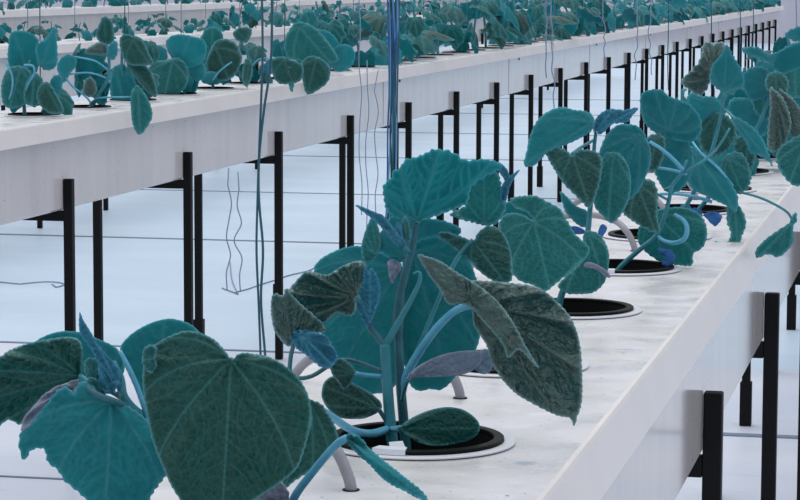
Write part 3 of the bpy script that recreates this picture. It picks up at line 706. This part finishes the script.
hero(p1, Y, 'cotyledon', [(396,429),(404,423),(415,416),(430,410),(446,407),(461,409),(472,415),(479,423),(479,432),(470,440),(455,444),(436,446),(420,443),(409,437),(400,432)], (398,429), (479,428), -.035, gt=.1, b=.4, mats=('dark','teal'), quilt=.0008, nmain=3, spread=.45, teeth=0, petiole=[(400,429,-.034), (394,429,-.015), (391,428,0)], pmat='pale_stem', pr=(.0035,.002), label='oval dark green seed leaf')
hero(p1, Y, 'cotyledon', [(407,380),(412,371),(425,362),(445,354),(463,351),(478,351),(482,356),(480,364),(470,372),(455,376),(432,377),(416,378)], (408,379), (481,355), -.02, gt=-.1, b=.3, mats=('violet','teal'), top=False, quilt=.0008, nmain=5, spread=.35, teeth=0, petiole=[(408,379,-.018), (404,390,.0), (402,400,.012)], label='grey-violet seed leaf seen from below')
hero(p1, Y, 'cotyledon', [(478,353),(484,349),(490,352),(493,362),(490,372),(482,374),(476,370),(474,362)], (477,366), (491,356), .0, gt=-.1, mats=('violet','teal'), top=False, quilt=.001, nmain=3, teeth=0)
hero(p1, Y, 'leaf', [(470,283),(485,281),(500,282),(520,284),(537,287),(552,297),(565,310),(573,322),(578,336),(581,352),(582,375),(582,398),(580,409),(577,417),(574,426),(570,418),(559,416),(545,410),(530,402),(518,395),(507,385),(497,372),(490,360),(487,346),(480,335),(474,324),(472,308)], (474,306), (574,424), -.055, gt=-.15, b=.35, a=-.05, mats=('grey','teal'), quilt=.0032, ruffle=.002, nmain=5, spread=.7, teeth=1.2, petiole=[(474,306,-.055), (466,306,-.05), (452,313,-.04), (435,330,-.02), (418,354,.0), (406,376,.012), (402,392,.015)], pmat='pale_stem', pr=(.0032,.0042), cell=2.2, fold=(.0048, 17), label='big folded grey-green leaf drooping over the trough')
hero(p1, Y, 'leaf', [(418,255),(428,257),(440,261),(455,271),(470,280),(485,290),(500,304),(513,322),(525,345),(539,368),(531,361),(523,352),(517,350),(508,358),(503,345),(492,331),(480,318),(472,309),(462,304),(448,304),(440,290),(428,274)], (470,300), (538,367), -.085, gt=-.1, b=.5, mats=('grey','dark'), quilt=.002, ruffle=.0016, nmain=3, spread=2.9, teeth=1.4, period=5, fold=(.0022, 11), label='folded-over half of the big leaf')
hero(p1, Y, 'leaf', [(308,402),(314,401),(323,406),(332,420),(338,437),(335,450),(324,462),(310,471),(296,480),(284,488),(282,472),(292,456),(303,440),(311,420)], (310,404), (285,487), -.27, gt=-.15, b=.3, mats=('dark','teal'), quilt=.0012, nmain=5, spread=.8, petiole=[(310,404,-.268), (318,408,-.24), (335,419,-.17), (352,430,-.10), (370,434,-.04), (389,429,0)], pmat='pale_stem', pr=(.003,.0042))

# --- second plant behind the centre
p2 = front_plant(2, 'cucumber plant just behind the central one, its broad veined leaf beside the right cup'); Y = A_Y[2]
stem_of(p2, Y, [(500,385,0), (496,350,0), (494,320,0), (500,290,0), (515,255,0), (534,222,.0)], [.005, .0045, .003])
hero(p2, Y, 'leaf', [(534,221),(526,212),(514,207),(510,199),(522,196),(536,196),(548,202),(560,209),(568,222),(576,235),(589,247),(586,258),(576,265),(566,275),(554,285),(545,291),(533,285),(519,280),(509,268),(504,252),(500,237),(499,224),(506,214),(520,214)], (534,222), (550,290), -.02, gt=-.3, b=.35, mats=('mid','teal'), quilt=.0018, teeth=1.4, spread=2.5, label='broad veined leaf with a pale centre')
hero(p2, Y, 'leaf', [(505,225),(500,212),(506,203),(520,200),(530,206),(536,220),(532,240),(520,255),(508,250)], (520,250), (515,200), .03, mats=U_, top=False, quilt=.0008, gt=-.2)

# --- third: the plant whose stem rises left of the second open cup
p3 = front_plant(3, 'cucumber plant right of centre with a dark leaf hanging before a teal one'); Y = A_Y[3]
stem_of(p3, Y, [(559,322,0), (560,300,0), (572,270,0), (586,240,0), (590,210,0), (593,180,0), (594,150,0), (596,132,0)], [.0048, .0042, .003, .0022], 'stem')
hero(p3, Y, 'leaf', [(594,122),(592,130),(584,136),(572,142),(560,147),(548,152),(540,160),(533,166),(524,165),(527,150),(530,136),(537,121),(549,111),(562,107),(574,110),(585,111),(592,115)], (593,122), (527,163), -.04, gt=-.1, b=.3, c=.2, mats=U_, top=False, quilt=.001, teeth=1.0, petiole=[(593,122,-.038), (595,132,0)])
hero(p3, Y, 'leaf', [(546,152),(552,148),(560,148),(567,151),(572,155),(579,150),(590,150),(598,153),(602,160),(601,176),(597,192),(590,208),(583,203),(574,194),(564,184),(556,172),(550,162)], (572,154), (590,207), -.05, gt=-.3, b=.4, mats=('dark','teal'), quilt=.0015, teeth=1.2, spread=2.4, petiole=[(572,154,-.05), (580,148,-.03), (594,140,0)])
hero(p3, Y, 'leaf', [(594,124),(600,114),(610,109),(624,110),(638,108),(631,117),(627,122),(613,124),(606,130),(599,134)], (597,132), (636,109), -.02, gt=-.1, b=.6, mats=('blue','mid'), top=False, quilt=.001, nmain=3, spread=.5, teeth=1.0)
hero(p3, Y, 'leaf', [(600,150),(606,136),(616,126),(628,124),(640,128),(648,142),(651,160),(646,176),(638,192),(626,202),(612,204),(600,192),(596,170)], (640,135), (610,200), .05, gt=-.1, b=.3, mats=U_, top=False, quilt=.001, spread=1.3, teeth=.8)
hero(p3, Y, 'leaf', [(603,156),(612,152),(622,156),(629,168),(631,185),(628,202),(620,216),(611,223),(602,215),(594,204),(596,180)], (613,154), (608,222), -.01, gt=-.2, b=.3, mats=('mid','teal'), quilt=.001, teeth=.8)
hero(p3, Y, 'leaf', [(586,231),(597,233),(605,242),(609,255),(608,270),(604,283),(594,292),(580,294),(566,293),(558,286),(566,276),(580,262),(586,250),(583,240)], (588,233), (566,292), -.05, gt=-.15, b=.3, mats=('mid','teal'), quilt=.001, teeth=.7, label='green leaf resting by the cup')
hero(p3, Y, 'leaf', [(560,192),(566,196),(576,206),(588,212),(590,225),(580,226),(566,212)], (590,220), (562,194), .02, mats=U_, top=False, teeth=.8, quilt=.001)
hero(p3, Y, 'withered_leaf', [(584,264),(590,262),(598,265),(606,270),(611,277),(606,277),(598,271),(590,268),(585,268)], (609,276), (584,265), -.06, gt=-.1, b=.4, mats=('violet','withered'), top=False, quilt=.0005, nmain=1, teeth=0, ruffle=.0006, label='pale blue withered seed leaf')
hero(p3, Y, 'withered_leaf', [(566,229),(574,226),(582,229),(586,233),(578,234),(569,233)], (586,232), (567,229), .02, mats=('withered','withered'), quilt=.0005, nmain=1, teeth=0)

# --- fourth
p4 = front_plant(4, 'cucumber plant with a thin leaning stem in the third open cup, right of centre'); Y = A_Y[4]
stem_of(p4, Y, [(612,285,0), (618,270,0), (638,251,0), (656,236,0), (664,218,0), (669,200,0), (672,186,0), (681,174,0), (687,160,0)], [.0042, .0038, .003, .0024], 'stem')
stem_of(p4, Y, [(672,186,0), (664,190,0), (672,150,.02), (668,135,.02)][:2], [.002, .002], 'stem')
stem_of(p4, Y, [(685,172,0), (700,163,.0), (716,150,.02), (730,128,.03)], [.0026, .0022, .0016], 'stem')
hero(p4, Y, 'leaf', [(615,196),(621,187),(629,181),(634,177),(637,184),(644,179),(653,181),(657,190),(658,203),(657,216),(660,232),(650,231),(636,223),(625,215),(618,207)], (637,184), (655,231), -.06, gt=-.3, b=.4, mats=('dark','teal'), quilt=.0018, teeth=1.4, spread=2.0, petiole=[(637,184,-.06), (650,190,-.04), (668,200,0)], label='dark leaf hanging before the thin stem')
hero(p4, Y, 'leaf', [(650,212),(662,209),(680,207),(697,212),(705,222),(707,236),(702,248),(693,254),(692,265),(678,265),(664,263),(654,258),(644,250),(638,240),(640,224)], (655,214), (698,255), .03, gt=-.1, b=.3, mats=('mid','teal'), quilt=.0012, teeth=.9, label='round leaf standing on the trough')
stem_of(p4, Y, [(658,236,0), (664,241,-.01), (674,243,-.02), (684,239,-.025), (687,230,-.025), (684,221,-.02), (675,215,-.0)], [.003, .0036, .0036, .003], 'pale_stem', 'tendril')
hero(p4, Y, 'withered_leaf', [(658,248),(664,249),(671,250),(675,256),(673,264),(668,267),(662,264),(665,257),(658,252)], (664,265), (660,249), -.02, mats=('withered','withered'), quilt=.0005, nmain=1, teeth=0)
hero(p4, Y, 'withered_leaf', [(598,232),(602,224),(607,228),(603,236),(600,240)], (600,239), (605,226), .2, mats=('withered','withered'), quilt=.0005, nmain=1, teeth=0)
hero(p4, Y, 'leaf', [(641,95),(650,90),(662,90),(668,96),(680,100),(692,106),(701,120),(700,135),(690,142),(675,140),(660,135),(647,126),(641,112)], (668,130), (655,92), .03, gt=-.2, b=.3, mats=U_, top=False, quilt=.001, teeth=.9)
hero(p4, Y, 'leaf', [(655,140),(668,132),(680,134),(690,145),(694,160),(690,178),(680,190),(668,192),(658,180),(652,160)], (688,150), (662,188), .06, gt=-.1, b=.3, mats=U_, top=False, quilt=.001)
hero(p4, Y, 'leaf', [(646,140),(655,134),(664,137),(665,150),(660,166),(650,172),(643,160)], (656,136), (650,171), .02, gt=-.3, b=.3, mats=('dark','teal'), quilt=.0012)
stem_of(p4, Y, [(650,142,-.01), (660,148,-.015), (672,158,-.02), (683,170,-.015)], [.0024, .003], 'pale_stem', 'petiole')
stem_of(p4, Y, [(646,166,.01), (660,168,.01), (676,171,.01), (686,174,.0)], [.002, .0026], 'pale_stem', 'petiole')

# --- fifth
p5 = front_plant(5, 'tall cucumber plant right of centre with an upright spade-shaped leaf at its top'); Y = A_Y[5]
stem_of(p5, Y, [(655,240,0), (680,215,0), (700,180,0), (712,150,0), (720,120,0), (724,95,0)], [.0044, .0036, .0024])
hero(p5, Y, 'leaf', [(727,45),(733,56),(739,65),(744,78),(742,86),(735,89),(724,92),(714,86),(710,78),(712,66),(720,56)], (724,92), (727,45), -.03, gt=-.2, b=.3, mats=U_, top=False, quilt=.0012, teeth=1.4, label='upright spade-shaped teal leaf')
hero(p5, Y, 'leaf', [(703,44),(712,43),(722,42),(727,50),(722,58),(714,66),(711,78),(706,90),(698,95),(690,90),(681,82),(690,72),(700,60)], (716,78), (684,82), -.01, gt=-.1, b=.4, fold=(.004, 15), mats=('grey','teal'), quilt=.004, nmain=7, spread=1.5, teeth=1.4)
hero(p5, Y, 'leaf', [(684,165),(686,152),(692,146),(700,152),(712,160),(724,172),(733,186),(738,198),(736,212),(727,206),(714,200),(704,195),(694,190),(687,180)], (695,152), (735,210), -.06, gt=-.2, b=.4, c=.3, mats=U_, top=False, quilt=.001, nmain=5, spread=.9, teeth=.8, petiole=[(733,186,-.062), (718,168,-.066), (704,156,-.064), (697,148,-.05), (690,138,-.0)], pmat='pale_stem', label='tapering leaf with its tip down')
hero(p5, Y, 'leaf', [(729,203),(736,203),(743,212),(746,224),(742,236),(738,248),(729,249),(722,248),(715,241),(726,243),(731,234),(727,222),(727,210)], (734,204), (722,247), -.06, gt=-.2, b=.5, mats=('mid','teal'), quilt=.0014, nmain=3, spread=.4, teeth=1.0, label='narrow leaf hanging to the trough edge')
hero(p5, Y, 'leaf', [(795,212),(797,220),(793,227),(794,240),(788,250),(778,257),(768,254),(757,258),(756,250),(765,240),(777,231),(789,223)], (793,222), (760,256), -.03, gt=-.2, b=.4, mats=('mid','teal'), quilt=.0014, teeth=.9, petiole=[(793,222,-.03), (788,213,-.03), (776,205,-.03), (758,197,-.03), (738,192,-.03), (715,190,.0)], pmat='stem', label='leaf on a long petiole past the trough edge')
hero(p5, Y, 'leaf', [(733,117),(742,120),(755,129),(763,140),(768,152),(773,166),(767,160),(758,155),(750,153),(746,142),(738,132)], (736,120), (772,165), -.04, gt=-.15, b=.5, mats=U_, top=False, quilt=.001, nmain=3, spread=.5, petiole=[(736,120,-.04), (728,112,-.01), (722,108,0)])
hero(p5, Y, 'leaf', [(722,160),(730,153),(741,153),(748,163),(751,178),(746,190),(736,194),(726,190),(720,176)], (728,158), (742,192), -.02, gt=-.2, b=.4, mats=('mid','teal'), quilt=.001)
for q, o, t, mm in [([(700,120),(715,112),(730,118),(736,132),(728,150),(712,156),(700,145)], (716,116), (712,155), ('dark','teal')),
                    ([(735,140),(748,138),(756,150),(752,170),(745,185),(736,170)], (748,140), (744,184), ('dark','teal')),
                    ([(690,92),(702,96),(716,98),(722,110),(712,122),(698,120),(688,108)], (714,104), (692,112), ('teal','mid'))]:
    hero(p5, Y, 'leaf', q, o, t, .05, gt=-.2, b=.4, mats=mm, top=mm[0] == 'dark', quilt=.0012)
for q, o, t in [([(688,211),(695,208),(702,212),(698,222),(690,220)], (700,214), (689,217)), ([(704,214),(716,212),(722,217),(716,226),(710,222)], (708,214), (718,224)), ([(680,206),(688,205),(692,211),(684,216)], (690,209), (681,211))]:
    hero(p5, Y, 'withered_leaf', q, o, t, .1, mats=('withered','withered'), quilt=.0006, nmain=1, teeth=.6, ruffle=.002)
stem_of(p5, Y, [(660,194,-.05), (678,194,-.05), (696,197,-.05), (712,202,-.05)], [.0024, .003], 'pale_stem', 'petiole')

# --- sixth, seventh: at the right edge of the photo
p6 = front_plant(6, 'cucumber plant at the right edge with pale streaked drooping leaves'); Y = A_Y[6]
stem_of(p6, Y, [(692,218,0), (722,180,0), (750,140,0), (765,110,0), (772,85,0)], [.0045, .0036, .0026])
hero(p6, Y, 'leaf', [(770,88),(776,91),(783,98),(789,112),(791,126),(786,142),(776,152),(768,148),(768,130),(770,110)], (773,90), (776,151), -.05, gt=-.2, b=.4, mats=('grey','teal'), quilt=.004, nmain=5, spread=.4, fold=(.0035, 24), label='streaked grey-green leaf hanging straight down')
hero(p6, Y, 'leaf', [(778,90),(787,94),(797,104),(806,120),(808,140),(800,150),(792,140),(786,120)], (782,92), (802,148), -.04, gt=-.2, b=.4, mats=('grey','teal'), quilt=.003, nmain=5, spread=.5)
hero(p6, Y, 'leaf', [(776,158),(780,148),(790,140),(802,135),(820,140),(824,160),(812,178),(798,186),(788,181),(780,170)], (806,142), (790,181), -.08, gt=-.2, b=.4, mats=('mid','teal'), quilt=.0015, label='dark leaf cut by the right edge')
hero(p6, Y, 'leaf', [(741,50),(748,47),(760,48),(768,54),(777,52),(788,46),(800,42),(815,45),(815,64),(800,68),(782,74),(772,66),(764,60),(752,57)], (772,64), (742,50), -.02, gt=-.1, b=.3, mats=U_, top=False, quilt=.001, spread=1.6)
hero(p6, Y, 'leaf', [(743,76),(750,68),(762,67),(771,74),(772,88),(764,98),(752,100),(744,90)], (768,84), (746,80), .0, gt=-.2, b=.3, mats=U_, top=False, quilt=.001)
hero(p6, Y, 'leaf', [(765,80),(770,73),(780,72),(788,80),(787,92),(776,96),(767,90)], (776,74), (776,95), -.03, gt=-.3, b=.3, mats=('dark','teal'), quilt=.001)
hero(p6, Y, 'leaf', [(730,100),(745,98),(760,104),(770,116),(768,132),(752,140),(738,130),(730,115)], (765,110), (735,118), .04, gt=-.1, b=.3, mats=U_, top=False, quilt=.001)
hero(p6, Y, 'leaf', [(752,88),(765,86),(775,96),(774,112),(764,120),(754,110)], (762,88), (764,119), .02, gt=-.2, b=.3, mats=('mid','teal'), quilt=.001)
p7 = front_plant(7, 'cucumber plant half hidden at the right edge, its pale leaf jutting in at the top'); Y = A_Y[7]
stem_of(p7, Y, [(716,196,0), (745,150,0), (775,100,0), (795,60,0), (800,40,0)], [.006, .005, .003])
hero(p7, Y, 'leaf', [(785,35),(792,29),(803,27),(818,32),(815,42),(803,42),(792,40)], (812,38), (786,35), .0, mats=U_, top=False, quilt=.001)
hero(p7, Y, 'leaf', [(775,60),(790,56),(805,60),(815,75),(808,92),(794,98),(782,88),(776,74)], (794,60), (796,97), .0, gt=-.2, b=.3, mats=('mid','teal'), quilt=.001)
hero(p7, Y, 'leaf', [(780,92),(795,90),(812,98),(815,125),(804,136),(790,130),(782,112)], (798,93), (800,135), .03, gt=-.2, b=.3, mats=('mid','teal'), quilt=.001)
# --- the first plants of the middle trough, leaf by leaf
T_, G_, K_ = ('teal', 'mid'), ('mid', 'teal'), ('dark', 'teal')
def row_plant(k, stems, leaves, extra=()):
    Yk = B_Y[k]
    pl = empty('cucumber_plant', (BCX, Yk, TOP), 'young cucumber plant in the middle trough, %s from the left' % ordinal(k+1), 'plant', 'plants in the middle trough')
    for st in stems: stem_of(pl, Yk, st, [.006, .0045])
    for q, o, t, dy, mm in leaves:
        cxy = np.mean(q, 0); q = [tuple(cxy+(np.array(p)-cxy)*1.12) for p in q]; o = tuple(cxy+(np.array(o)-cxy)*1.05)
        if isinstance(dy, str):
            c0 = P(o[0], o[1], 1.0)[0]; dy = float(dy)/c0-Yk
        hero(pl, Yk, 'leaf', q, o, t, dy, gt=-.2, b=.35, mats=mm, top=mm[0] != 'teal', quilt=.003, ruffle=.003, teeth=.7, cell=2.4, nmain=5)
    rr = random.Random(900+k)
    for i in range(5):
        h = rr.uniform(.05, .20); az = rr.uniform(0, 6.28); sz = rr.uniform(.07, .11); rd = rr.uniform(.04, .09)
        b0 = np.array([0, .01, h*.6]); e = np.array([-math.sin(az)*rd, .05+abs(math.cos(az))*rd, h])
        lf = link('leaf', LEAF_LIB[rr.randrange(12)], pl); lf.matrix_local = leaf_matrix(e, az, rr.uniform(-1.4, -.5), rr.uniform(-.5, .5), sz)
        pt = MB(); pt.tube([b0, (b0+e)/2+np.array([0, 0, .02]), e], [.0024, .0018], 6)
        me = pt.mesh('petiole', M['stem'], True); me.transform(lf.matrix_local.inverted()); link('petiole', me, lf)
    for pt in extra: stem_of(pl, Yk, pt, [.0035, .003], 'pale_stem', 'petiole')
row_plant(0, [[(25,118,0),(24,100,0),(26,80,0),(30,60,0)]], [
    ([(10,47),(12,36),(20,33),(30,35),(37,42),(38,55),(36,68),(28,76),(18,74),(10,62)], (28,72), (15,36), .02, T_),
    ([(37,55),(38,45),(46,40),(54,29),(56,45),(56,62),(50,68),(42,66)], (42,64), (54,30), -.03, T_),
    ([(4,100),(3,85),(8,72),(18,68),(28,72),(32,85),(28,98),(20,105),(10,106)], (20,70), (10,105), -.05, G_),
    ([(25,100),(26,85),(34,75),(42,82),(41,95),(36,105),(30,104)], (34,77), (32,104), -.06, G_),
    ([(38,98),(40,88),(48,84),(56,95),(62,108),(60,112),(50,112),(42,106)], (46,86), (60,111), -.09, K_),
    ([(50,85),(54,77),(61,78),(61,90),(56,97),(52,93)], (55,94), (59,78), -.02, T_)],
    [[(5,62,-.08),(12,75,-.08),(12,90,-.08),(8,102,-.06)], [(24,65,-.1),(33,66,-.1),(34,74,-.1),(28,84,-.09),(26,92,-.06)]])
row_plant(1, [[(83,110,0),(92,106,0),(100,92,0),(108,78,0),(109,58,0),(106,44,0)]], [
    ([(58,65),(62,59),(68,56),(75,59),(75,66),(70,72),(66,80),(62,80),(59,72)], (66,78), (70,57), 0, T_),
    ([(84,92),(85,82),(90,78),(95,83),(96,92),(90,96)], (90,95), (90,79), -.04, ('grey','teal')),
    ([(86,52),(92,46),(100,43),(107,46),(108,53),(100,55),(92,54)], (106,52), (87,51), 0, ('grey','teal')),
    ([(97,35),(100,25),(104,18),(111,22),(113,33),(112,41),(103,43)], (106,42), (104,19), .02, K_),
    ([(107,55),(110,45),(116,42),(117,52),(113,59)], (110,57), (115,43), -.02, T_),
    ([(132,95),(138,88),(146,98),(151,112),(149,121),(140,132),(134,124),(132,110)], (138,90), (140,131), '-2.50', G_)],
    [[(75,57,0),(95,61,0),(109,71,0)], [(70,74,0),(90,73,0),(108,79,0)], [(90,104,0),(100,98,-.02),(131,97,-.06)], [(66,78,0),(72,86,0),(85,96,0),(92,104,0)]])
row_plant(2, [[(126,103,0),(126,90,0),(122,70,0),(122,50,0)]], [
    ([(121,42),(125,36),(132,37),(141,40),(147,52),(151,62),(140,64),(130,63),(124,56)], (133,40), (148,62), -.05, K_),
    ([(112,75),(118,67),(128,70),(134,82),(134,95),(126,106),(118,105),(112,95)], (116,70), (124,105), 0, T_),
    ([(128,65),(140,64),(150,72),(155,85),(155,95),(146,90),(138,80)], (130,66), (154,94), -.02, K_),
    ([(131,28),(134,34),(133,38),(129,33)], (133,38), (131,28), -.03, G_)])
row_plant(3, [[(172,97,0),(171,80,0),(174,60,0),(180,50,0)]], [
    ([(148,55),(150,48),(157,46),(165,50),(166,58),(160,66),(152,64)], (164,60), (151,50), 0, T_),
    ([(150,75),(154,64),(165,62),(178,60),(186,70),(185,84),(176,93),(165,95),(156,90)], (172,62), (165,94), -.04, G_),
    ([(168,45),(172,38),(182,36),(192,38),(203,42),(204,55),(196,64),(184,66),(174,58)], (180,62), (190,38), -.01, T_),
    ([(190,68),(196,62),(204,66),(204,76),(196,80)], (192,70), (203,72), .02, T_)])
row_plant(4, [[(213,90,0),(213,75,0),(216,55,0)]], [
    ([(200,45),(205,32),(212,28),(220,32),(222,42),(216,50),(206,52)], (212,50), (212,29), .02, G_),
    ([(208,60),(215,45),(224,41),(235,46),(240,58),(236,70),(228,78),(216,78),(209,70)], (216,48), (228,77), -.03, K_),
    ([(196,60),(200,45),(208,48),(210,60),(205,72)], (205,70), (202,46), .03, T_),
    ([(202,75),(212,72),(224,76),(226,80),(214,84),(204,82)], (213,80), (203,77), -.05, T_),
    ([(243,70),(246,60),(251,62),(252,74),(247,85),(243,80)], (249,62), (246,84), -.06, K_)],
    [[(213,80,-.06),(219,72,-.06),(226,66,-.06),(232,62,-.05)]])
row_plant(5, [[(249,82,0),(249,66,0),(246,45,0)]], [
    ([(234,35),(238,29),(248,28),(251,32),(247,41),(240,41)], (247,40), (236,31), 0, K_),
    ([(263,70),(268,60),(273,62),(273,72),(266,74)], (270,71), (266,61), 0, ('blue','mid')),
    ([(272,62),(280,58),(290,60),(301,66),(300,78),(292,82),(280,82),(274,74)], (284,60), (292,82), '-2.52', K_),
    ([(289,68),(293,74),(294,82),(292,91),(289,84)], (291,70), (292,90), '-2.49', G_),
    ([(302,66),(310,58),(320,60),(328,68),(327,80),(318,88),(308,92),(304,80)], (316,60), (308,91), '-2.50', K_)],
    [[(249,70,0),(258,60,0),(268,58,0)]])
row_plant(6, [[(283,80,0),(286,60,0),(298,40,0)]], [
    ([(287,50),(289,36),(297,25),(308,26),(318,33),(328,45),(335,58),(325,62),(308,60),(294,58)], (300,28), (328,60), -.06, G_)])
row_plant(7, [[(312,76,0),(314,60,0),(320,40,0)]], [
    ([(318,35),(326,32),(336,40),(340,55),(334,66),(326,58)], (328,60), (324,33), .0, T_),
    ([(328,60),(336,48),(348,46),(354,55),(350,66),(338,70)], (334,66), (346,47), .0, T_),
    ([(300,20),(306,12),(314,14),(318,24),(310,30),(302,28)], (310,29), (306,13), .02, G_)])
for k in range(8, 13):
    put_plant(PLANTS, k, (ACX, A_Y[k], TOP-.005), RNG.uniform(0, 6.28), 1.2, 'cucumber plant in the front trough past the right edge, %s from the front' % ordinal(k+1), 'plants in the front trough')

# ------------------------------------------------------------------ twines
def strand(name, pts, r, mt, parent=None, n=6, sub=6):
    pts = np.array(pts, float)
    c, _ = catmull(pts[1:], None, sub) if len(pts) > 3 else (pts[1:], None)
    mb = MB(); mb.tube(np.vstack([pts[:1], c]), r, n, sub=1); return mb.build(name, M[mt], parent, True)
def overhead(p, z=3.0):
    return np.array([p[0], p[1], z])
# dark pair left of centre
a = P(262, 0, 2.05); pts = [overhead(a), a, P(262.5, 60, 2.05), P(259.5, 140, 2.05), P(257.5, 200, 2.05), P(256.5, 250, 2.05), P(258.5, 300, 2.05), P(260.5, 353, 2.05), P(262, 400, 2.02)]
b = P(272, 0, 2.05); pt2 = [overhead(b), b, P(271, 60, 2.05), P(264, 110, 2.05), P(259, 160, 2.05), P(259, 200, 2.05), P(263, 250, 2.05), P(261, 300, 2.05), P(265, 353, 2.05), P(268, 400, 2.02)]
s = strand('twine_pair', pts, .0010, 'twine_dark'); tag(s, 'pair of dark teal twines hanging and crossing left of the central plant', 'twine', 'twines'); strand('strand', pt2, .0011, 'twine_dark', s)
# blue bundle behind the central plant
a = P(393, 0, 2.5); root = empty('twine_bundle', tuple(overhead(a)), 'thick bundle of blue twines hanging from the top onto the central plant', 'twine bundle', 'twines')
rr = random.Random(3)
for k in range(9):
    o = (k-4)*1.35; pts = []
    for j, (x, y) in enumerate([(393.5, 0), (394, 40), (393, 90), (393, 130), (392, 180), (388, 225), (380, 250), (384, 285)]):
        sp = .95 if y < 60 else .75
        pts.append(P(x+o*sp+rr.uniform(-1.2, 1.2), y, 2.5+.004*rr.uniform(-1, 1))-overhead(a))
    pts = [np.array([pts[0][0], pts[0][1], 0])]+pts
    strand('strand', pts, .0009, ('twine_blue', 'twine_pale', 'twine_dark')[k % 3], root)
# loose grey strings hanging over the middle trough's edge
def wavy(x, y0, y1, Y, amp, seed, n=8):
    rr = random.Random(seed); ys = np.linspace(y0, y1, n)
    return [P(x+rr.uniform(-amp, amp), y, Y) for y in ys]
loose = [(360, 0, 215, 8.6, 2.5, 'wavy grey string hanging left of the blue bundle'), (367, 60, 245, 8.6, 3, 'longer wavy grey string beside the blue bundle'), (376, 70, 216, 8.6, 2.5, 'wavy grey string touching the blue bundle'),
         (229, 168, 290, 6.6, 3, 'faint loose string dangling under the middle trough between posts'), (238, 172, 292, 6.6, 4, 'faint curled string dangling beside another under the middle trough'),
         (546, 0, 78, 12, 1.5, 'thin string before the middle trough above the sixth-row plants'), (553, 20, 108, 12, 2.5, 'kinked string hanging below the middle trough edge'), (604, 20, 60, 14, 1.5, 'short grey string on the far trough side'), (636, 22, 80, 14, 2, 'second grey string on the far trough side'), (650, 22, 75, 14, 2, 'third grey string on the far trough side')]
for i, (x, y0, y1, Y, amp, lab) in enumerate(loose):
    pts = wavy(x, y0, y1, Y, amp, 60+i)
    if y0 < 30: pts = [overhead(pts[0])]+pts
    s = strand('loose_string', pts, .0018 if Y < 10 else .0032, 'twine_grey'); tag(s, lab, 'string', 'twines')
# plumb twines over the plants of the rows behind
for i in range(26):
    y = B_Y[0]+PITCHY*i; x = BCX+RNG.uniform(-.03, .03)
    if i % 3 == 1: continue
    s = strand('plant_twine', [(x+RNG.uniform(-.02, .02), y, 3.0), (x+.005, y, 2.0), (x, y, TOP+.1)], .0016, 'twine_grey' if i % 2 else 'twine_dark', sub=3); tag(s, 'straight thin twine above the %s plant of the middle trough' % ordinal(i+1), 'twine', 'twines')
for i in range(20):
    y = C_Y[0]+PITCHY*i; x = CCX+RNG.uniform(-.03, .03)
    if i % 2: continue
    s = strand('plant_twine', [(x, y, 3.0), (x+.005, y, 2.0), (x, y, TOP+CDZ+.1)], .0022, 'twine_grey', sub=3); tag(s, 'straight thin twine above the %s plant of the distant trough' % ordinal(i+1), 'twine', 'twines')
for x, y0, lab, Y in [(668, 0, 'straight dark twine crossing the far end of the middle trough, leftmost there', 19), (711, 0, 'two-ply blue twine with a knot over the far posts', 17), (740, 0, 'thin twine right of the knotted one', 20), (753, 0, 'thin twine near the far end of the middle trough', 22), (796, 0, 'violet twine close to the right photo edge', 17)]:
    a = P(x, 0, Y); pts = [overhead(a), a, P(x+.5, 25, Y), P(x-.3, 60, Y), P(x+.3, 90, Y)]
    s = strand('plant_twine', pts, .004, 'twine_dark' if x != 796 else 'twine_grey', sub=3); tag(s, lab, 'twine', 'twines')
# strings lying on the floor
def onfloor(x, y):
    d = fw*FPX+rt*(x-400)-up*(y-250); t = -(CAMZ-.004)/d[2]
    return np.array([d[0]*t, d[1]*t, .004])
for pl, lab in [([(0, 282), (20, 284), (40, 282), (55, 282), (64, 284), (57, 287), (52, 284)], 'frayed string lying on the floor at the left edge'), ([(236, 292), (248, 289), (262, 284), (275, 280), (290, 275), (310, 270), (322, 262), (330, 257)], 'crumpled string lying on the floor behind the tall post'), ([(222, 288), (238, 294), (232, 280), (230, 262)], 'short looped string on the floor left of the tall post')]:
    s = strand('floor_string', [onfloor(x, y) for x, y in pl], .003, 'twine_grey'); tag(s, lab, 'string', 'strings on the floor')

# ------------------------------------------------------------------ light
w = bpy.data.worlds.new('world'); scene.world = w; w.use_nodes = True
nt = w.node_tree; nt.nodes.clear()
out = nt.nodes.new('ShaderNodeOutputWorld'); bg = nt.nodes.new('ShaderNodeBackground')
tc = nt.nodes.new('ShaderNodeTexCoord'); sx = nt.nodes.new('ShaderNodeSeparateXYZ'); cr = nt.nodes.new('ShaderNodeValToRGB')
nt.links.new(tc.outputs['Generated'], sx.inputs[0]); nt.links.new(sx.outputs['Z'], cr.inputs[0]); nt.links.new(cr.outputs[0], bg.inputs[0]); nt.links.new(bg.outputs[0], out.inputs[0])
cr.color_ramp.elements[0].position = 0.0; cr.color_ramp.elements[0].color = (.40, .43, .49, 1)
cr.color_ramp.elements[1].position = .7; cr.color_ramp.elements[1].color = (1.16, 1.18, 1.22, 1)
bg.inputs[1].default_value = 1.0
sd = bpy.data.lights.new('sun', 'SUN'); sd.energy = 1.0; sd.angle = .8; sd.color = (.97, 1, 1)
so = bpy.data.objects.new('sun', sd); COL.objects.link(so); so.location = (0, 0, 6)
so.rotation_euler = Vector((.35, -.45, -1.0)).to_track_quat('-Z', 'Y').to_euler()
vs = scene.view_settings
vs.view_transform = 'Standard'; vs.look = 'None'; vs.exposure = -0.09; vs.gamma = 1.0; vs.use_curve_mapping = False
